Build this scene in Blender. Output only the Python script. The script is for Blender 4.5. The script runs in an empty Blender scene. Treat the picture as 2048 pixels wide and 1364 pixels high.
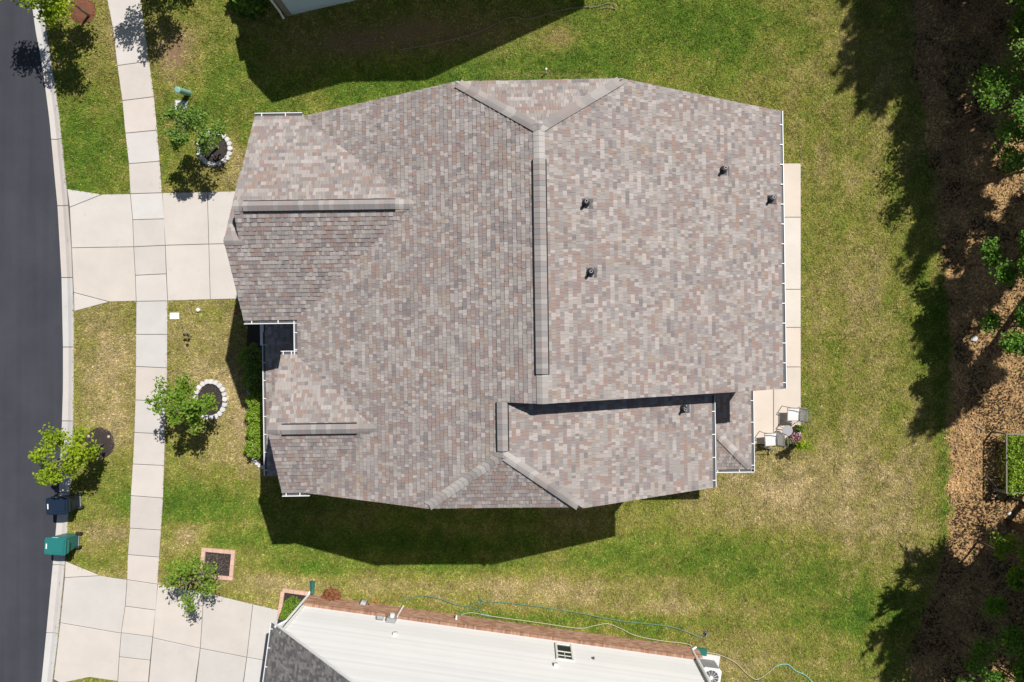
import bpy, math, random
import numpy as np
from mathutils import Vector, Matrix

random.seed(7)
RNG = np.random.default_rng(7)
R = math.radians

# ------------------------------------------------------------------ camera, sky, sun, exposure
scene = bpy.context.scene
COL = scene.collection
CAM_H = 27.3                      # drone height in metres
cam_d = bpy.data.cameras.new('camera')
cam_d.lens = 24.0
cam_d.sensor_width = 36.0
cam_d.shift_x = -31.0 / 2048.0
cam_d.clip_end = 2000.0
cam = bpy.data.objects.new('camera', cam_d)
cam.location = (0, 0, CAM_H)
cam.rotation_euler = (0, 0, 0)
COL.objects.link(cam)
scene.camera = cam

SUN_EL = R(54.6)
SDX, SDY = -0.435, -0.5627        # shadow offset in metres per metre of height
SUN_AZ = math.atan2(-SDX, -SDY)   # from +Y clockwise

world = bpy.data.worlds.new('World')
scene.world = world
world.use_nodes = True
wn = world.node_tree
wn.nodes.clear()
sky = wn.nodes.new('ShaderNodeTexSky')
sky.sky_type = 'NISHITA'
sky.sun_disc = False
sky.sun_elevation = SUN_EL
sky.sun_rotation = SUN_AZ
bg = wn.nodes.new('ShaderNodeBackground')
bg.inputs['Strength'].default_value = 0.05
wo = wn.nodes.new('ShaderNodeOutputWorld')
wn.links.new(sky.outputs[0], bg.inputs['Color'])
wn.links.new(bg.outputs[0], wo.inputs['Surface'])

sun_d = bpy.data.lights.new('sun', 'SUN')
sun_d.energy = 5.0
sun_d.angle = R(0.5)
sun_d.color = (1.0, 0.965, 0.915)
sun = bpy.data.objects.new('sun', sun_d)
to_sun = Vector((-SDX, -SDY, 1.0)).normalized()
sun.rotation_euler = to_sun.to_track_quat('Z', 'Y').to_euler()
sun.location = (12, 16, 40)
COL.objects.link(sun)

scene.view_settings.view_transform = 'Standard'
scene.view_settings.look = 'None'
scene.view_settings.exposure = 0.10
scene.view_settings.gamma = 1.0
scene.view_settings.use_curve_mapping = False
scene.cycles.max_bounces = 6
scene.cycles.transparent_max_bounces = 8


# ------------------------------------------------------------------ survey helper
def G(px, py, h=0.0):
    """plan position in metres of a survey mark (50 marks per metre on the ground) at height h"""
    k = CAM_H / (CAM_H - h)
    return ((px - 1055.0) / 50.0 / k, (682.0 - py) / 50.0 / k)


# ------------------------------------------------------------------ materials
def new_mat(name):
    m = bpy.data.materials.new(name)
    m.use_nodes = True
    nt = m.node_tree
    nt.nodes.clear()
    out = nt.nodes.new('ShaderNodeOutputMaterial')
    return m, nt, out


def N(nt, kind, **kw):
    n = nt.nodes.new(kind)
    for k, v in kw.items():
        setattr(n, k, v)
    return n


def mixcol(nt, a, b, fac, mode='MIX'):
    n = nt.nodes.new('ShaderNodeMix')
    n.data_type = 'RGBA'
    n.blend_type = mode
    for sock, v in ((n.inputs[0], fac), (n.inputs[6], a), (n.inputs[7], b)):
        if hasattr(v, 'node') or isinstance(v, bpy.types.NodeSocket):
            nt.links.new(v, sock)
        elif isinstance(v, (tuple, list)):
            sock.default_value = (*v[:3], 1)
        else:
            sock.default_value = v
    return n.outputs[2]


def math_n(nt, op, a, b=0.0, c=0.0, clamp=False):
    n = nt.nodes.new('ShaderNodeMath')
    n.operation = op
    n.use_clamp = clamp
    for sock, v in zip(n.inputs, (a, b, c)):
        if isinstance(v, bpy.types.NodeSocket):
            nt.links.new(v, sock)
        else:
            sock.default_value = v
    return n.outputs[0]


def noise(nt, scale, detail=4, rough=0.6, vec=None, dim='3D'):
    n = nt.nodes.new('ShaderNodeTexNoise')
    n.inputs['Scale'].default_value = scale
    n.inputs['Detail'].default_value = detail
    n.inputs['Roughness'].default_value = rough
    if vec is not None:
        nt.links.new(vec, n.inputs['Vector'])
    return n.outputs['Fac']


def ramp(nt, fac, stops):
    n = nt.nodes.new('ShaderNodeValToRGB')
    cr = n.color_ramp
    while len(cr.elements) < len(stops):
        cr.elements.new(0.5)
    for e, (p, c) in zip(cr.elements, stops):
        e.position = p
        e.color = (*c, 1) if len(c) == 3 else c
    nt.links.new(fac, n.inputs[0])
    return n.outputs[0]


def wpos(nt):
    return nt.nodes.new('ShaderNodeNewGeometry').outputs['Position']


def simple(name, col, rough=0.6, var=0.12, nscale=6.0, fine=60.0, bump=0.0, objvar=0.0, metal=0.0,
           attr=False, stain=None, spec=0.5):
    """plain surface: base colour, two scales of noise, optional per-object tone, optional per-face colour"""
    m, nt, out = new_mat(name)
    b = N(nt, 'ShaderNodeBsdfPrincipled')
    p = wpos(nt)
    c = col
    if attr:
        a = N(nt, 'ShaderNodeAttribute')
        a.attribute_name = 'col'
        c = a.outputs['Color']
    n1 = noise(nt, nscale, 5, 0.6, p)
    n2 = noise(nt, fine, 3, 0.6, p)
    s = math_n(nt, 'MULTIPLY_ADD', n1, 2 * var, 1 - var)
    s2 = math_n(nt, 'MULTIPLY_ADD', n2, 1.4 * var, 1 - 0.7 * var)
    s = math_n(nt, 'MULTIPLY', s, s2)
    if objvar:
        oi = N(nt, 'ShaderNodeObjectInfo')
        s = math_n(nt, 'MULTIPLY', s, math_n(nt, 'MULTIPLY_ADD', oi.outputs['Random'], 2 * objvar, 1 - objvar))
    cc = N(nt, 'ShaderNodeCombineColor')
    for i in range(3):
        nt.links.new(s, cc.inputs[i])
    c = mixcol(nt, c, cc.outputs[0], 1.0, 'MULTIPLY')
    if stain:
        sc, scale, lo, hi = stain
        n3 = noise(nt, scale, 6, 0.65, p)
        f = ramp(nt, n3, [(lo, (0, 0, 0)), (hi, (1, 1, 1))])
        c = mixcol(nt, c, sc, f)
    nt.links.new(c, b.inputs['Base Color'])
    b.inputs['Roughness'].default_value = rough
    b.inputs['Metallic'].default_value = metal
    b.inputs['Specular IOR Level'].default_value = spec
    if bump:
        bp = N(nt, 'ShaderNodeBump')
        bp.inputs['Strength'].default_value = bump
        bp.inputs['Distance'].default_value = 0.02
        nt.links.new(n2, bp.inputs['Height'])
        nt.links.new(bp.outputs[0], b.inputs['Normal'])
    nt.links.new(b.outputs[0], out.inputs['Surface'])
    return m


def leaf_mat(name, c_lo, c_hi, transl=0.3, rough=0.55):
    m, nt, out = new_mat(name)
    a = N(nt, 'ShaderNodeAttribute')
    a.attribute_name = 'rnd'
    c = mixcol(nt, c_lo, c_hi, a.outputs['Fac'])
    b = N(nt, 'ShaderNodeBsdfPrincipled')
    nt.links.new(c, b.inputs['Base Color'])
    b.inputs['Roughness'].default_value = rough
    b.inputs['Specular IOR Level'].default_value = 0.3
    t = N(nt, 'ShaderNodeBsdfTranslucent')
    c2 = mixcol(nt, c, (1.15, 1.2, 0.5) if 'sling' not in name else (1, 1, 1), 1.0, 'MULTIPLY')
    nt.links.new(c2, t.inputs['Color'])
    mx = N(nt, 'ShaderNodeMixShader')
    mx.inputs[0].default_value = transl
    nt.links.new(b.outputs[0], mx.inputs[1])
    nt.links.new(t.outputs[0], mx.inputs[2])
    nt.links.new(mx.outputs[0], out.inputs['Surface'])
    return m


DRY_STOPS = [(0.0, (0.066, 0.155, 0.015)), (0.28, (0.155, 0.240, 0.028)), (0.50, (0.300, 0.288, 0.062)),
             (0.74, (0.400, 0.330, 0.150)), (1.0, (0.590, 0.475, 0.285))]


def ground_mat():
    m, nt, out = new_mat('lawn_soil')
    b = N(nt, 'ShaderNodeBsdfPrincipled')
    p = wpos(nt)
    def at(nm):
        a = N(nt, 'ShaderNodeAttribute')
        a.attribute_name = nm
        return a.outputs['Fac']
    d = math_n(nt, 'ADD', at('dry'), math_n(nt, 'MULTIPLY_ADD', noise(nt, 9.0, 6, 0.75, p), 0.5, -0.25))
    c = ramp(nt, d, DRY_STOPS)
    c = mixcol(nt, c, (0.74, 0.70, 0.66), 1.0, 'MULTIPLY')
    soil = ramp(nt, noise(nt, 14.0, 6, 0.7, p), [(0.3, (0.10, 0.062, 0.04)), (0.55, (0.24, 0.15, 0.09)), (0.75, (0.36, 0.25, 0.16))])
    bf = math_n(nt, 'ADD', at('bare'), math_n(nt, 'MULTIPLY_ADD', noise(nt, 5.0, 5, 0.7, p), 0.7, -0.35), clamp=True)
    c = mixcol(nt, c, soil, bf)
    lit = ramp(nt, noise(nt, 11.0, 7, 0.75, p), [(0.28, (0.06, 0.038, 0.022)), (0.46, (0.33, 0.19, 0.085)),
                                                 (0.60, (0.56, 0.36, 0.18)), (0.78, (0.70, 0.53, 0.34))])
    lf = math_n(nt, 'ADD', at('litter'), math_n(nt, 'MULTIPLY_ADD', noise(nt, 3.0, 5, 0.7, p), 0.5, -0.25), clamp=True)
    c = mixcol(nt, c, lit, lf)
    nt.links.new(c, b.inputs['Base Color'])
    b.inputs['Roughness'].default_value = 0.95
    b.inputs['Specular IOR Level'].default_value = 0.1
    bp = N(nt, 'ShaderNodeBump')
    bp.inputs['Strength'].default_value = 0.7
    bp.inputs['Distance'].default_value = 0.05
    nt.links.new(noise(nt, 30.0, 5, 0.7, p), bp.inputs['Height'])
    nt.links.new(bp.outputs[0], b.inputs['Normal'])
    nt.links.new(b.outputs[0], out.inputs['Surface'])
    return m


def blade_mat():
    m, nt, out = new_mat('grass_blades')
    a = N(nt, 'ShaderNodeAttribute')
    a.attribute_name = 'dry'
    r = N(nt, 'ShaderNodeAttribute')
    r.attribute_name = 'rnd'
    c = ramp(nt, a.outputs['Fac'], DRY_STOPS)
    s = math_n(nt, 'MULTIPLY_ADD', r.outputs['Fac'], 1.60, 0.32)
    cc = N(nt, 'ShaderNodeCombineColor')
    for i in range(3):
        nt.links.new(s, cc.inputs[i])
    c = mixcol(nt, c, cc.outputs[0], 1.0, 'MULTIPLY')
    b = N(nt, 'ShaderNodeBsdfPrincipled')
    nt.links.new(c, b.inputs['Base Color'])
    b.inputs['Roughness'].default_value = 0.7
    b.inputs['Specular IOR Level'].default_value = 0.2
    t = N(nt, 'ShaderNodeBsdfTranslucent')
    nt.links.new(c, t.inputs['Color'])
    mx = N(nt, 'ShaderNodeMixShader')
    mx.inputs[0].default_value = 0.25
    nt.links.new(b.outputs[0], mx.inputs[1])
    nt.links.new(t.outputs[0], mx.inputs[2])
    nt.links.new(mx.outputs[0], out.inputs['Surface'])
    return m


def concrete(name, col):
    m, nt, out = new_mat(name)
    b = N(nt, 'ShaderNodeBsdfPrincipled')
    p = wpos(nt)
    oi = N(nt, 'ShaderNodeObjectInfo')
    tone = math_n(nt, 'MULTIPLY_ADD', oi.outputs['Random'], 0.11, 0.945)
    n1 = noise(nt, 0.9, 6, 0.65, p)
    n2 = noise(nt, 40.0, 4, 0.7, p)
    s = math_n(nt, 'MULTIPLY', tone, math_n(nt, 'MULTIPLY_ADD', n1, 0.30, 0.85))
    s = math_n(nt, 'MULTIPLY', s, math_n(nt, 'MULTIPLY_ADD', n2, 0.12, 0.94))
    cc = N(nt, 'ShaderNodeCombineColor')
    for i in range(3):
        nt.links.new(s, cc.inputs[i])
    hue = mixcol(nt, col, (col[0] * 1.03, col[1] * 0.955, col[2] * 0.90), math_n(nt, 'FRACT', math_n(nt, 'MULTIPLY', oi.outputs['Random'], 7.31)))
    c = mixcol(nt, hue, cc.outputs[0], 1.0, 'MULTIPLY')
    f = ramp(nt, noise(nt, 2.3, 7, 0.7, p), [(0.60, (0, 0, 0)), (0.80, (0.35, 0.35, 0.35))])
    c = mixcol(nt, c, (0.30, 0.26, 0.20), f)
    nt.links.new(c, b.inputs['Base Color'])
    b.inputs['Roughness'].default_value = 0.88
    b.inputs['Specular IOR Level'].default_value = 0.2
    bp = N(nt, 'ShaderNodeBump')
    bp.inputs['Strength'].default_value = 0.15
    bp.inputs['Distance'].default_value = 0.01
    nt.links.new(n2, bp.inputs['Height'])
    nt.links.new(bp.outputs[0], b.inputs['Normal'])
    nt.links.new(b.outputs[0], out.inputs['Surface'])
    return m


def asphalt():
    m, nt, out = new_mat('asphalt')
    b = N(nt, 'ShaderNodeBsdfPrincipled')
    p = wpos(nt)
    n1 = noise(nt, 0.35, 6, 0.6, p)
    n2 = noise(nt, 70.0, 3, 0.8, p)
    mp = N(nt, 'ShaderNodeMapping')
    mp.inputs['Scale'].default_value = (2.2, 0.06, 1)
    nt.links.new(p, mp.inputs['Vector'])
    n3 = noise(nt, 1.0, 4, 0.6, mp.outputs[0])
    c = ramp(nt, n1, [(0.3, (0.042, 0.044, 0.054)), (0.7, (0.060, 0.062, 0.074))])
    for nn, w in ((n2, 0.7), (n3, 0.5)):
        s = math_n(nt, 'MULTIPLY_ADD', nn, w, 1 - w / 2)
        cc = N(nt, 'ShaderNodeCombineColor')
        for i in range(3):
            nt.links.new(s, cc.inputs[i])
        c = mixcol(nt, c, cc.outputs[0], 1.0, 'MULTIPLY')
    f = ramp(nt, noise(nt, 3.2, 5, 0.7, p), [(0.70, (0, 0, 0)), (0.84, (0.5, 0.5, 0.5))])
    c = mixcol(nt, c, (0.12, 0.115, 0.115), f)
    nt.links.new(c, b.inputs['Base Color'])
    b.inputs['Roughness'].default_value = 0.9
    b.inputs['Specular IOR Level'].default_value = 0.25
    bp = N(nt, 'ShaderNodeBump')
    bp.inputs['Strength'].default_value = 0.4
    bp.inputs['Distance'].default_value = 0.01
    nt.links.new(n2, bp.inputs['Height'])
    nt.links.new(bp.outputs[0], b.inputs['Normal'])
    nt.links.new(b.outputs[0], out.inputs['Surface'])
    return m


M = {}
M['ground'] = ground_mat()
M['blade'] = blade_mat()
M['asphalt'] = asphalt()
M['concrete'] = concrete('sidewalk_concrete', (0.535, 0.515, 0.495))
M['kerb'] = concrete('kerb_concrete', (0.52, 0.505, 0.485))
M['drive'] = concrete('driveway_concrete', (0.54, 0.525, 0.50))
M['patio'] = concrete('patio_concrete', (0.585, 0.545, 0.49))
M['joint'] = simple('joint_dirt', (0.10, 0.085, 0.07), 0.95, 0.3)
M['shingle'] = simple('asphalt_shingle', (0.3, 0.27, 0.26), 0.92, 0.14, 1.1, 55.0, 0.25, attr=True, spec=0.2)
M['deck'] = simple('roof_underlay', (0.045, 0.04, 0.04), 0.95, 0.1)
M['white'] = simple('white_paint', (0.80, 0.80, 0.79), 0.4, 0.04, 3.0)
M['gutter_in'] = simple('gutter_aluminium', (0.74, 0.74, 0.74), 0.45, 0.08, 5.0)
M['black'] = simple('black_rubber', (0.02, 0.02, 0.022), 0.5, 0.2)
M['vent_slot'] = simple('vent_black', (0.012, 0.012, 0.012), 0.8, 0.1)
M['lead'] = simple('flashing_dark', (0.075, 0.072, 0.075), 0.6, 0.2)
M['siding'] = simple('white_siding', (0.70, 0.695, 0.69), 0.5, 0.05, 0.8, 30.0, objvar=0.05)
M['shade_siding'] = simple('shade_blue_siding', (0.46, 0.60, 0.68), 0.5, 0.04, 1.0, 30.0, objvar=0.03)  # white siding with the blue of skylit shade put into its base colour
M['wall'] = simple('house_siding', (0.62, 0.60, 0.56), 0.6, 0.05, 1.5)
M['brick'] = simple('brick', (0.38, 0.21, 0.14), 0.9, 0.18, 9.0, 60.0, 0.2, attr=True)
M['mortar'] = simple('mortar', (0.42, 0.36, 0.30), 0.95, 0.12)
M['glass'] = simple('window_glass', (0.02, 0.03, 0.03), 0.08, 0.1)
M['mulch'] = simple('dark_mulch', (0.040, 0.030, 0.027), 0.95, 0.55, 12.0, 45.0, 0.9)
M['redmulch'] = simple('red_mulch', (0.17, 0.065, 0.035), 0.95, 0.5, 12.0, 45.0, 0.9)
M['chip'] = simple('bark_chips', (0.06, 0.045, 0.04), 0.95, 0.2, attr=True)
M['stone'] = simple('edging_stone', (0.60, 0.585, 0.57), 0.85, 0.10, 8.0, 50.0, 0.3, objvar=0.07)
M['paver'] = simple('salmon_paver', (0.62, 0.40, 0.31), 0.85, 0.09, 8.0, 50.0, 0.2, objvar=0.07)
M['bark'] = simple('bark', (0.26, 0.21, 0.17), 0.95, 0.3, 12.0, 60.0, 0.5)
M['pinebark'] = simple('pine_bark', (0.14, 0.09, 0.065), 0.95, 0.35, 9.0, 50.0, 0.5)
M['leaf_a'] = leaf_mat('leaf_midgreen', (0.05, 0.11, 0.014), (0.19, 0.30, 0.045))
M['leaf_b'] = leaf_mat('leaf_bright', (0.09, 0.19, 0.015), (0.28, 0.42, 0.045), 0.35)
M['leaf_c'] = leaf_mat('leaf_lime', (0.15, 0.25, 0.012), (0.42, 0.52, 0.03), 0.4)
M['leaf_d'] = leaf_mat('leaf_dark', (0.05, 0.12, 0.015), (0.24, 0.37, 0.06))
M['leaf_w'] = leaf_mat('leaf_woodland', (0.04, 0.11, 0.012), (0.18, 0.36, 0.035))
M['needle'] = leaf_mat('pine_needles', (0.02, 0.055, 0.012), (0.07, 0.14, 0.03), 0.1)
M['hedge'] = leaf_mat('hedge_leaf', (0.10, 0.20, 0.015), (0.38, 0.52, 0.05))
M['fern'] = leaf_mat('fern_leaf', (0.24, 0.36, 0.015), (0.46, 0.56, 0.04), 0.4)
M['flower'] = leaf_mat('flower_petals', (0.20, 0.02, 0.04), (0.62, 0.42, 0.46), 0.2)
M['deadleaf'] = leaf_mat('dead_leaves', (0.06, 0.035, 0.018), (0.68, 0.45, 0.22), 0.1, 0.9)
M['straw'] = leaf_mat('pine_straw', (0.14, 0.05, 0.022), (0.33, 0.14, 0.06), 0.1, 0.9)
M['navy'] = simple('navy_plastic', (0.010, 0.022, 0.045), 0.45, 0.12, 4.0)
M['teal'] = simple('teal_plastic', (0.020, 0.175, 0.165), 0.45, 0.10, 4.0)
M['greenpipe'] = simple('green_plastic', (0.015, 0.13, 0.10), 0.5, 0.12, 4.0)
M['paleteal'] = simple('pedestal_green', (0.22, 0.42, 0.36), 0.55, 0.10, 6.0)
M['grey'] = simple('grey_metal', (0.33, 0.33, 0.34), 0.45, 0.1, 6.0)
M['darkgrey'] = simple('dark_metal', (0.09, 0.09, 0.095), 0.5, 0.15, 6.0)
M['bronze'] = simple('grey_brown_frame', (0.22, 0.195, 0.18), 0.45, 0.1, 6.0)
M['sling'] = leaf_mat('white_sling', (0.80, 0.80, 0.80), (0.8, 0.8, 0.8), 0.3)
M['sling_back'] = leaf_mat('white_sling_mesh', (0.9, 0.9, 0.9), (0.9, 0.9, 0.9), 0.62)
M['hosew'] = simple('cream_hose', (0.52, 0.46, 0.33), 0.5, 0.08)
M['hoseg'] = simple('green_hose', (0.10, 0.24, 0.16), 0.5, 0.1)
M['hoset'] = simple('turquoise_hose', (0.22, 0.55, 0.47), 0.5, 0.1)
M['terra'] = simple('terracotta', (0.30, 0.13, 0.07), 0.8, 0.15, 8.0)
M['wood'] = simple('grey_wood', (0.22, 0.20, 0.175), 0.9, 0.2, 8.0, 50.0, 0.3)
M['twig'] = simple('dry_branch', (0.46, 0.38, 0.29), 0.9, 0.25, 8.0)
M['rust'] = simple('rust_orange', (0.42, 0.14, 0.03), 0.8, 0.2, 8.0)


# ------------------------------------------------------------------ mesh helpers
class MB:
    def __init__(self):
        self.v, self.f, self.c = [], [], []

    def face(self, pts, col=None):
        b = len(self.v)
        self.v.extend([tuple(p) for p in pts])
        self.f.append(tuple(range(b, b + len(pts))))
        self.c.append(col)

    def box(self, c, s, rz=0.0, mat=None, col=None):
        hx, hy, hz = s[0] / 2, s[1] / 2, s[2] / 2
        mt = mat if mat is not None else Matrix.Translation(c) @ Matrix.Rotation(rz, 4, 'Z')
        b = len(self.v)
        for x, y, z in ((-hx, -hy, -hz), (hx, -hy, -hz), (hx, hy, -hz), (-hx, hy, -hz),
                        (-hx, -hy, hz), (hx, -hy, hz), (hx, hy, hz), (-hx, hy, hz)):
            self.v.append(tuple(mt @ Vector((x, y, z))))
        for q in ((0, 3, 2, 1), (4, 5, 6, 7), (0, 1, 5, 4), (1, 2, 6, 5), (2, 3, 7, 6), (3, 0, 4, 7)):
            self.f.append(tuple(b + i for i in q))
            self.c.append(col)

    def prism(self, poly, z0, z1, col=None, bottom=False):
        """poly: plan points counter-clockwise"""
        a = sum(poly[i][0] * poly[(i + 1) % len(poly)][1] - poly[(i + 1) % len(poly)][0] * poly[i][1] for i in range(len(poly)))
        if a < 0:
            poly = poly[::-1]
        n = len(poly)
        b = len(self.v)
        self.v += [(p[0], p[1], z0) for p in poly] + [(p[0], p[1], z1) for p in poly]
        self.f.append(tuple(range(b + n, b + 2 * n)))
        self.c.append(col)
        if bottom:
            self.f.append(tuple(range(b + n - 1, b - 1, -1)))
            self.c.append(col)
        for i in range(n):
            j = (i + 1) % n
            self.f.append((b + i, b + j, b + n + j, b + n + i))
            self.c.append(col)

    def tube(self, path, radii, n=6, cap=True, col=None):
        path = [Vector(p) for p in path]
        if not isinstance(radii, (list, tuple)):
            radii = [radii] * len(path)
        b = len(self.v)
        ref = Vector((0.13, 0.31, 0.94))
        for i, p in enumerate(path):
            d = (path[min(i + 1, len(path) - 1)] - path[max(i - 1, 0)])
            d = d.normalized() if d.length > 1e-9 else Vector((0, 0, 1))
            u = d.cross(ref)
            if u.length < 1e-3:
                u = d.cross(Vector((1, 0, 0)))
            u.normalize()
            w = d.cross(u)
            for k in range(n):
                a = 2 * math.pi * k / n
                self.v.append(tuple(p + (u * math.cos(a) + w * math.sin(a)) * radii[i]))
        for i in range(len(path) - 1):
            for k in range(n):
                k2 = (k + 1) % n
                self.f.append((b + i * n + k, b + i * n + k2, b + (i + 1) * n + k2, b + (i + 1) * n + k))
                self.c.append(col)
        if cap:
            self.f.append(tuple(b + k for k in range(n - 1, -1, -1)))
            self.c.append(col)
            e = b + (len(path) - 1) * n
            self.f.append(tuple(e + k for k in range(n)))
            self.c.append(col)

    def lathe(self, c, prof, n=16, col=None):
        """prof: (radius, z) from bottom to top"""
        b = len(self.v)
        for r, z in prof:
            for k in range(n):
                a = 2 * math.pi * k / n
                self.v.append((c[0] + r * math.cos(a), c[1] + r * math.sin(a), c[2] + z))
        for i in range(len(prof) - 1):
            for k in range(n):
                k2 = (k + 1) % n
                self.f.append((b + i * n + k, b + i * n + k2, b + (i + 1) * n + k2, b + (i + 1) * n + k))
                self.c.append(col)
        self.f.append(tuple(b + (len(prof) - 1) * n + k for k in range(n)))
        self.c.append(col)

    def mesh(self, name, mat, smooth=False):
        me = bpy.data.meshes.new(name)
        me.from_pydata(self.v, [], self.f)
        if mat is not None:
            me.materials.append(mat)
        if any(c is not None for c in self.c):
            at = me.attributes.new('col', 'FLOAT_COLOR', 'FACE')
            arr = np.array([(*(c or (0.3, 0.3, 0.3)), 1.0) for c in self.c], dtype=np.float32)
            at.data.foreach_set('color', arr.ravel())
        if smooth:
            me.polygons.foreach_set('use_smooth', [True] * len(me.polygons))
        me.update()
        return me

    def build(self, name, mat, parent=None, smooth=False, loc=None):
        return link(name, self.mesh(name, mat, smooth), parent, loc)


def link(name, me, parent=None, loc=None):
    o = bpy.data.objects.new(name, me)
    COL.objects.link(o)
    if parent is not None:
        o.parent = parent
    if loc is not None:
        o.location = loc
    return o


def tag(o, label=None, cat=None, group=None, kind=None):
    if label:
        o['label'] = label
    if cat:
        o['category'] = cat
    if group:
        o['group'] = group
    if kind:
        o['kind'] = kind
    return o


def empty(name, loc=(0, 0, 0), rz=0.0):
    o = bpy.data.objects.new(name, None)
    o.empty_display_size = 0.2
    COL.objects.link(o)
    o.location = loc
    o.rotation_euler = (0, 0, rz)
    return o


def np_mesh(name, verts, nper, mat, attrs=None):
    """faces of nper fresh vertices each, in order; attrs: per-face floats"""
    nv = len(verts)
    nf = nv // nper
    me = bpy.data.meshes.new(name)
    me.vertices.add(nv)
    me.vertices.foreach_set('co', np.ascontiguousarray(verts, dtype=np.float32).ravel())
    me.loops.add(nv)
    me.loops.foreach_set('vertex_index', np.arange(nv, dtype=np.int32))
    me.polygons.add(nf)
    me.polygons.foreach_set('loop_start', np.arange(0, nv, nper, dtype=np.int32))
    me.materials.append(mat)
    for k, a in (attrs or {}).items():
        at = me.attributes.new(k, 'FLOAT', 'FACE')
        at.data.foreach_set('value', np.ascontiguousarray(a, dtype=np.float32))
    me.update(calc_edges=True)
    return me


def unit(v):
    return v / (np.linalg.norm(v, axis=1, keepdims=True) + 1e-9)


def leaf_verts(pos, size, rng, up=0.6, aspect=0.6, direc=None):
    """one pointed four-sided leaf per position"""
    n = len(pos)
    nrm = rng.normal(size=(n, 3))
    nrm[:, 2] = np.abs(nrm[:, 2]) + up
    nrm = unit(nrm)
    d = rng.normal(size=(n, 3)) if direc is None else direc + rng.normal(size=(n, 3)) * 0.25
    d = unit(d - nrm * np.sum(d * nrm, axis=1, keepdims=True))
    s = np.cross(nrm, d)
    L = (size * rng.uniform(0.65, 1.3, n))[:, None]
    W = L * aspect
    v = np.empty((n, 4, 3))
    v[:, 0] = pos - d * L * 0.5
    v[:, 1] = pos + s * W * 0.5 - nrm * L * 0.06
    v[:, 2] = pos + d * L * 0.5 - nrm * L * 0.12
    v[:, 3] = pos - s * W * 0.5 - nrm * L * 0.06
    return v.reshape(-1, 3)


# value noise in numpy
_grids = [np.random.default_rng(100 + i).random((64, 64)) for i in range(8)]


def vnoise(x, y, scale, i=0):
    g = _grids[i % 8]
    u, v = x * scale + 17.3 * i, y * scale + 9.1 * i
    iu, iv = np.floor(u).astype(int), np.floor(v).astype(int)
    fu, fv = u - iu, v - iv
    fu, fv = fu * fu * (3 - 2 * fu), fv * fv * (3 - 2 * fv)
    a, b = g[iu % 64, iv % 64], g[(iu + 1) % 64, iv % 64]
    c, d = g[iu % 64, (iv + 1) % 64], g[(iu + 1) % 64, (iv + 1) % 64]
    return (a * (1 - fu) + b * fu) * (1 - fv) + (c * (1 - fu) + d * fu) * fv


def fbm(x, y, scale, i=0, oct=4):
    s, w, t = 0.0, 1.0, 0.0
    for k in range(oct):
        s = s + w * vnoise(x, y, scale * 2 ** k, i + k)
        t += w
        w *= 0.55
    return s / t


def inside(poly, x, y):
    r = np.zeros(x.shape, bool)
    n = len(poly)
    for i in range(n):
        x1, y1 = poly[i]
        x2, y2 = poly[(i + 1) % n]
        if y1 == y2:
            continue
        c = ((y1 > y) != (y2 > y)) & (x < (x2 - x1) * (y - y1) / (y2 - y1) + x1)
        r ^= c
    return r


def gp(pts):
    return [G(*p) for p in pts]


def smooth_line(pts, n=6):
    """Catmull-Rom through plan points"""
    out = []
    P = [pts[0]] + list(pts) + [pts[-1]]
    for i in range(1, len(P) - 2):
        for k in range(n):
            t = k / n
            q = []
            for d in range(len(pts[0])):
                a, b, c, e = P[i - 1][d], P[i][d], P[i + 1][d], P[i + 2][d]
                q.append(0.5 * (2 * b + (c - a) * t + (2 * a - 5 * b + 4 * c - e) * t * t + (3 * b - a - 3 * c + e) * t ** 3))
            out.append(tuple(q))
    out.append(tuple(pts[-1]))
    return out


# ------------------------------------------------------------------ survey lines of the setting
KERB_L = [(50, -160), (56, -60), (67, 44), (85, 140), (98, 240), (108, 350), (114, 412), (122, 555), (125, 694), (125, 775),
          (123, 843), (117, 982), (111, 1059), (104, 1135), (92, 1262), (82, 1364), (68, 1480), (52, 1560)]
KERB_R = [(66, -160), (77, -60), (91, 40), (110, 164), (119, 223), (126, 293), (135, 378), (144, 494), (149, 623), (149, 760),
          (148, 840), (142, 982), (137, 1046), (131, 1130), (118, 1269), (106, 1364), (92, 1480), (76, 1560)]
WALK_L = [(192, -160), (206, -60), (215, 0), (226, 56), (235, 132), (245, 202), (251, 267), (258, 328), (261, 388), (266, 440), (268, 494), (271, 551),
          (273, 603), (272.5, 669), (272, 733), (271, 800), (269, 865), (266, 928), (262, 991), (260, 1056), (256, 1109), (254.6, 1159),
          (251, 1212), (243, 1265), (239, 1313), (236, 1364), (230, 1425), (222, 1490), (212, 1560)]
WALK_R = [(258, -160), (272, -60), (281.5, -6), (289, 48), (299, 123), (309, 194), (315, 261), (320, 323), (325, 386), (329, 438), (331, 491), (333, 548),
          (335.6, 602), (335.6, 669), (335, 736), (334, 803), (331, 868), (329, 931), (327, 996), (323, 1060), (319, 1114), (316, 1168),
          (312, 1220), (306, 1273), (301, 1320), (297, 1364), (291, 1428), (283, 1494), (273, 1564)]
LITTER = gp([(1800, -150), (1815, 20), (1828, 130), (1842, 220), (1858, 300), (1868, 380), (1884, 470), (1893, 560), (1900, 680), (1893, 800),
             (1897, 900), (1897, 1000), (1890, 1080), (1866, 1150), (1840, 1250), (1812, 1364), (1780, 1480), (2600, 1480), (2600, -150)])

D1_TOP = [(135, 378), (205, 389), (261, 388), (325, 386), (415, 384), (640, 378)]
D1_BOT = [(149, 623), (220, 604), (273, 602.5), (335.6, 602), (421, 599.5), (640, 594)]
D2_TOP = [(131.5, 1122), (202, 1151), (254.6, 1159), (316, 1168), (408, 1184), (506, 1208), (600, 1229)]

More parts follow.
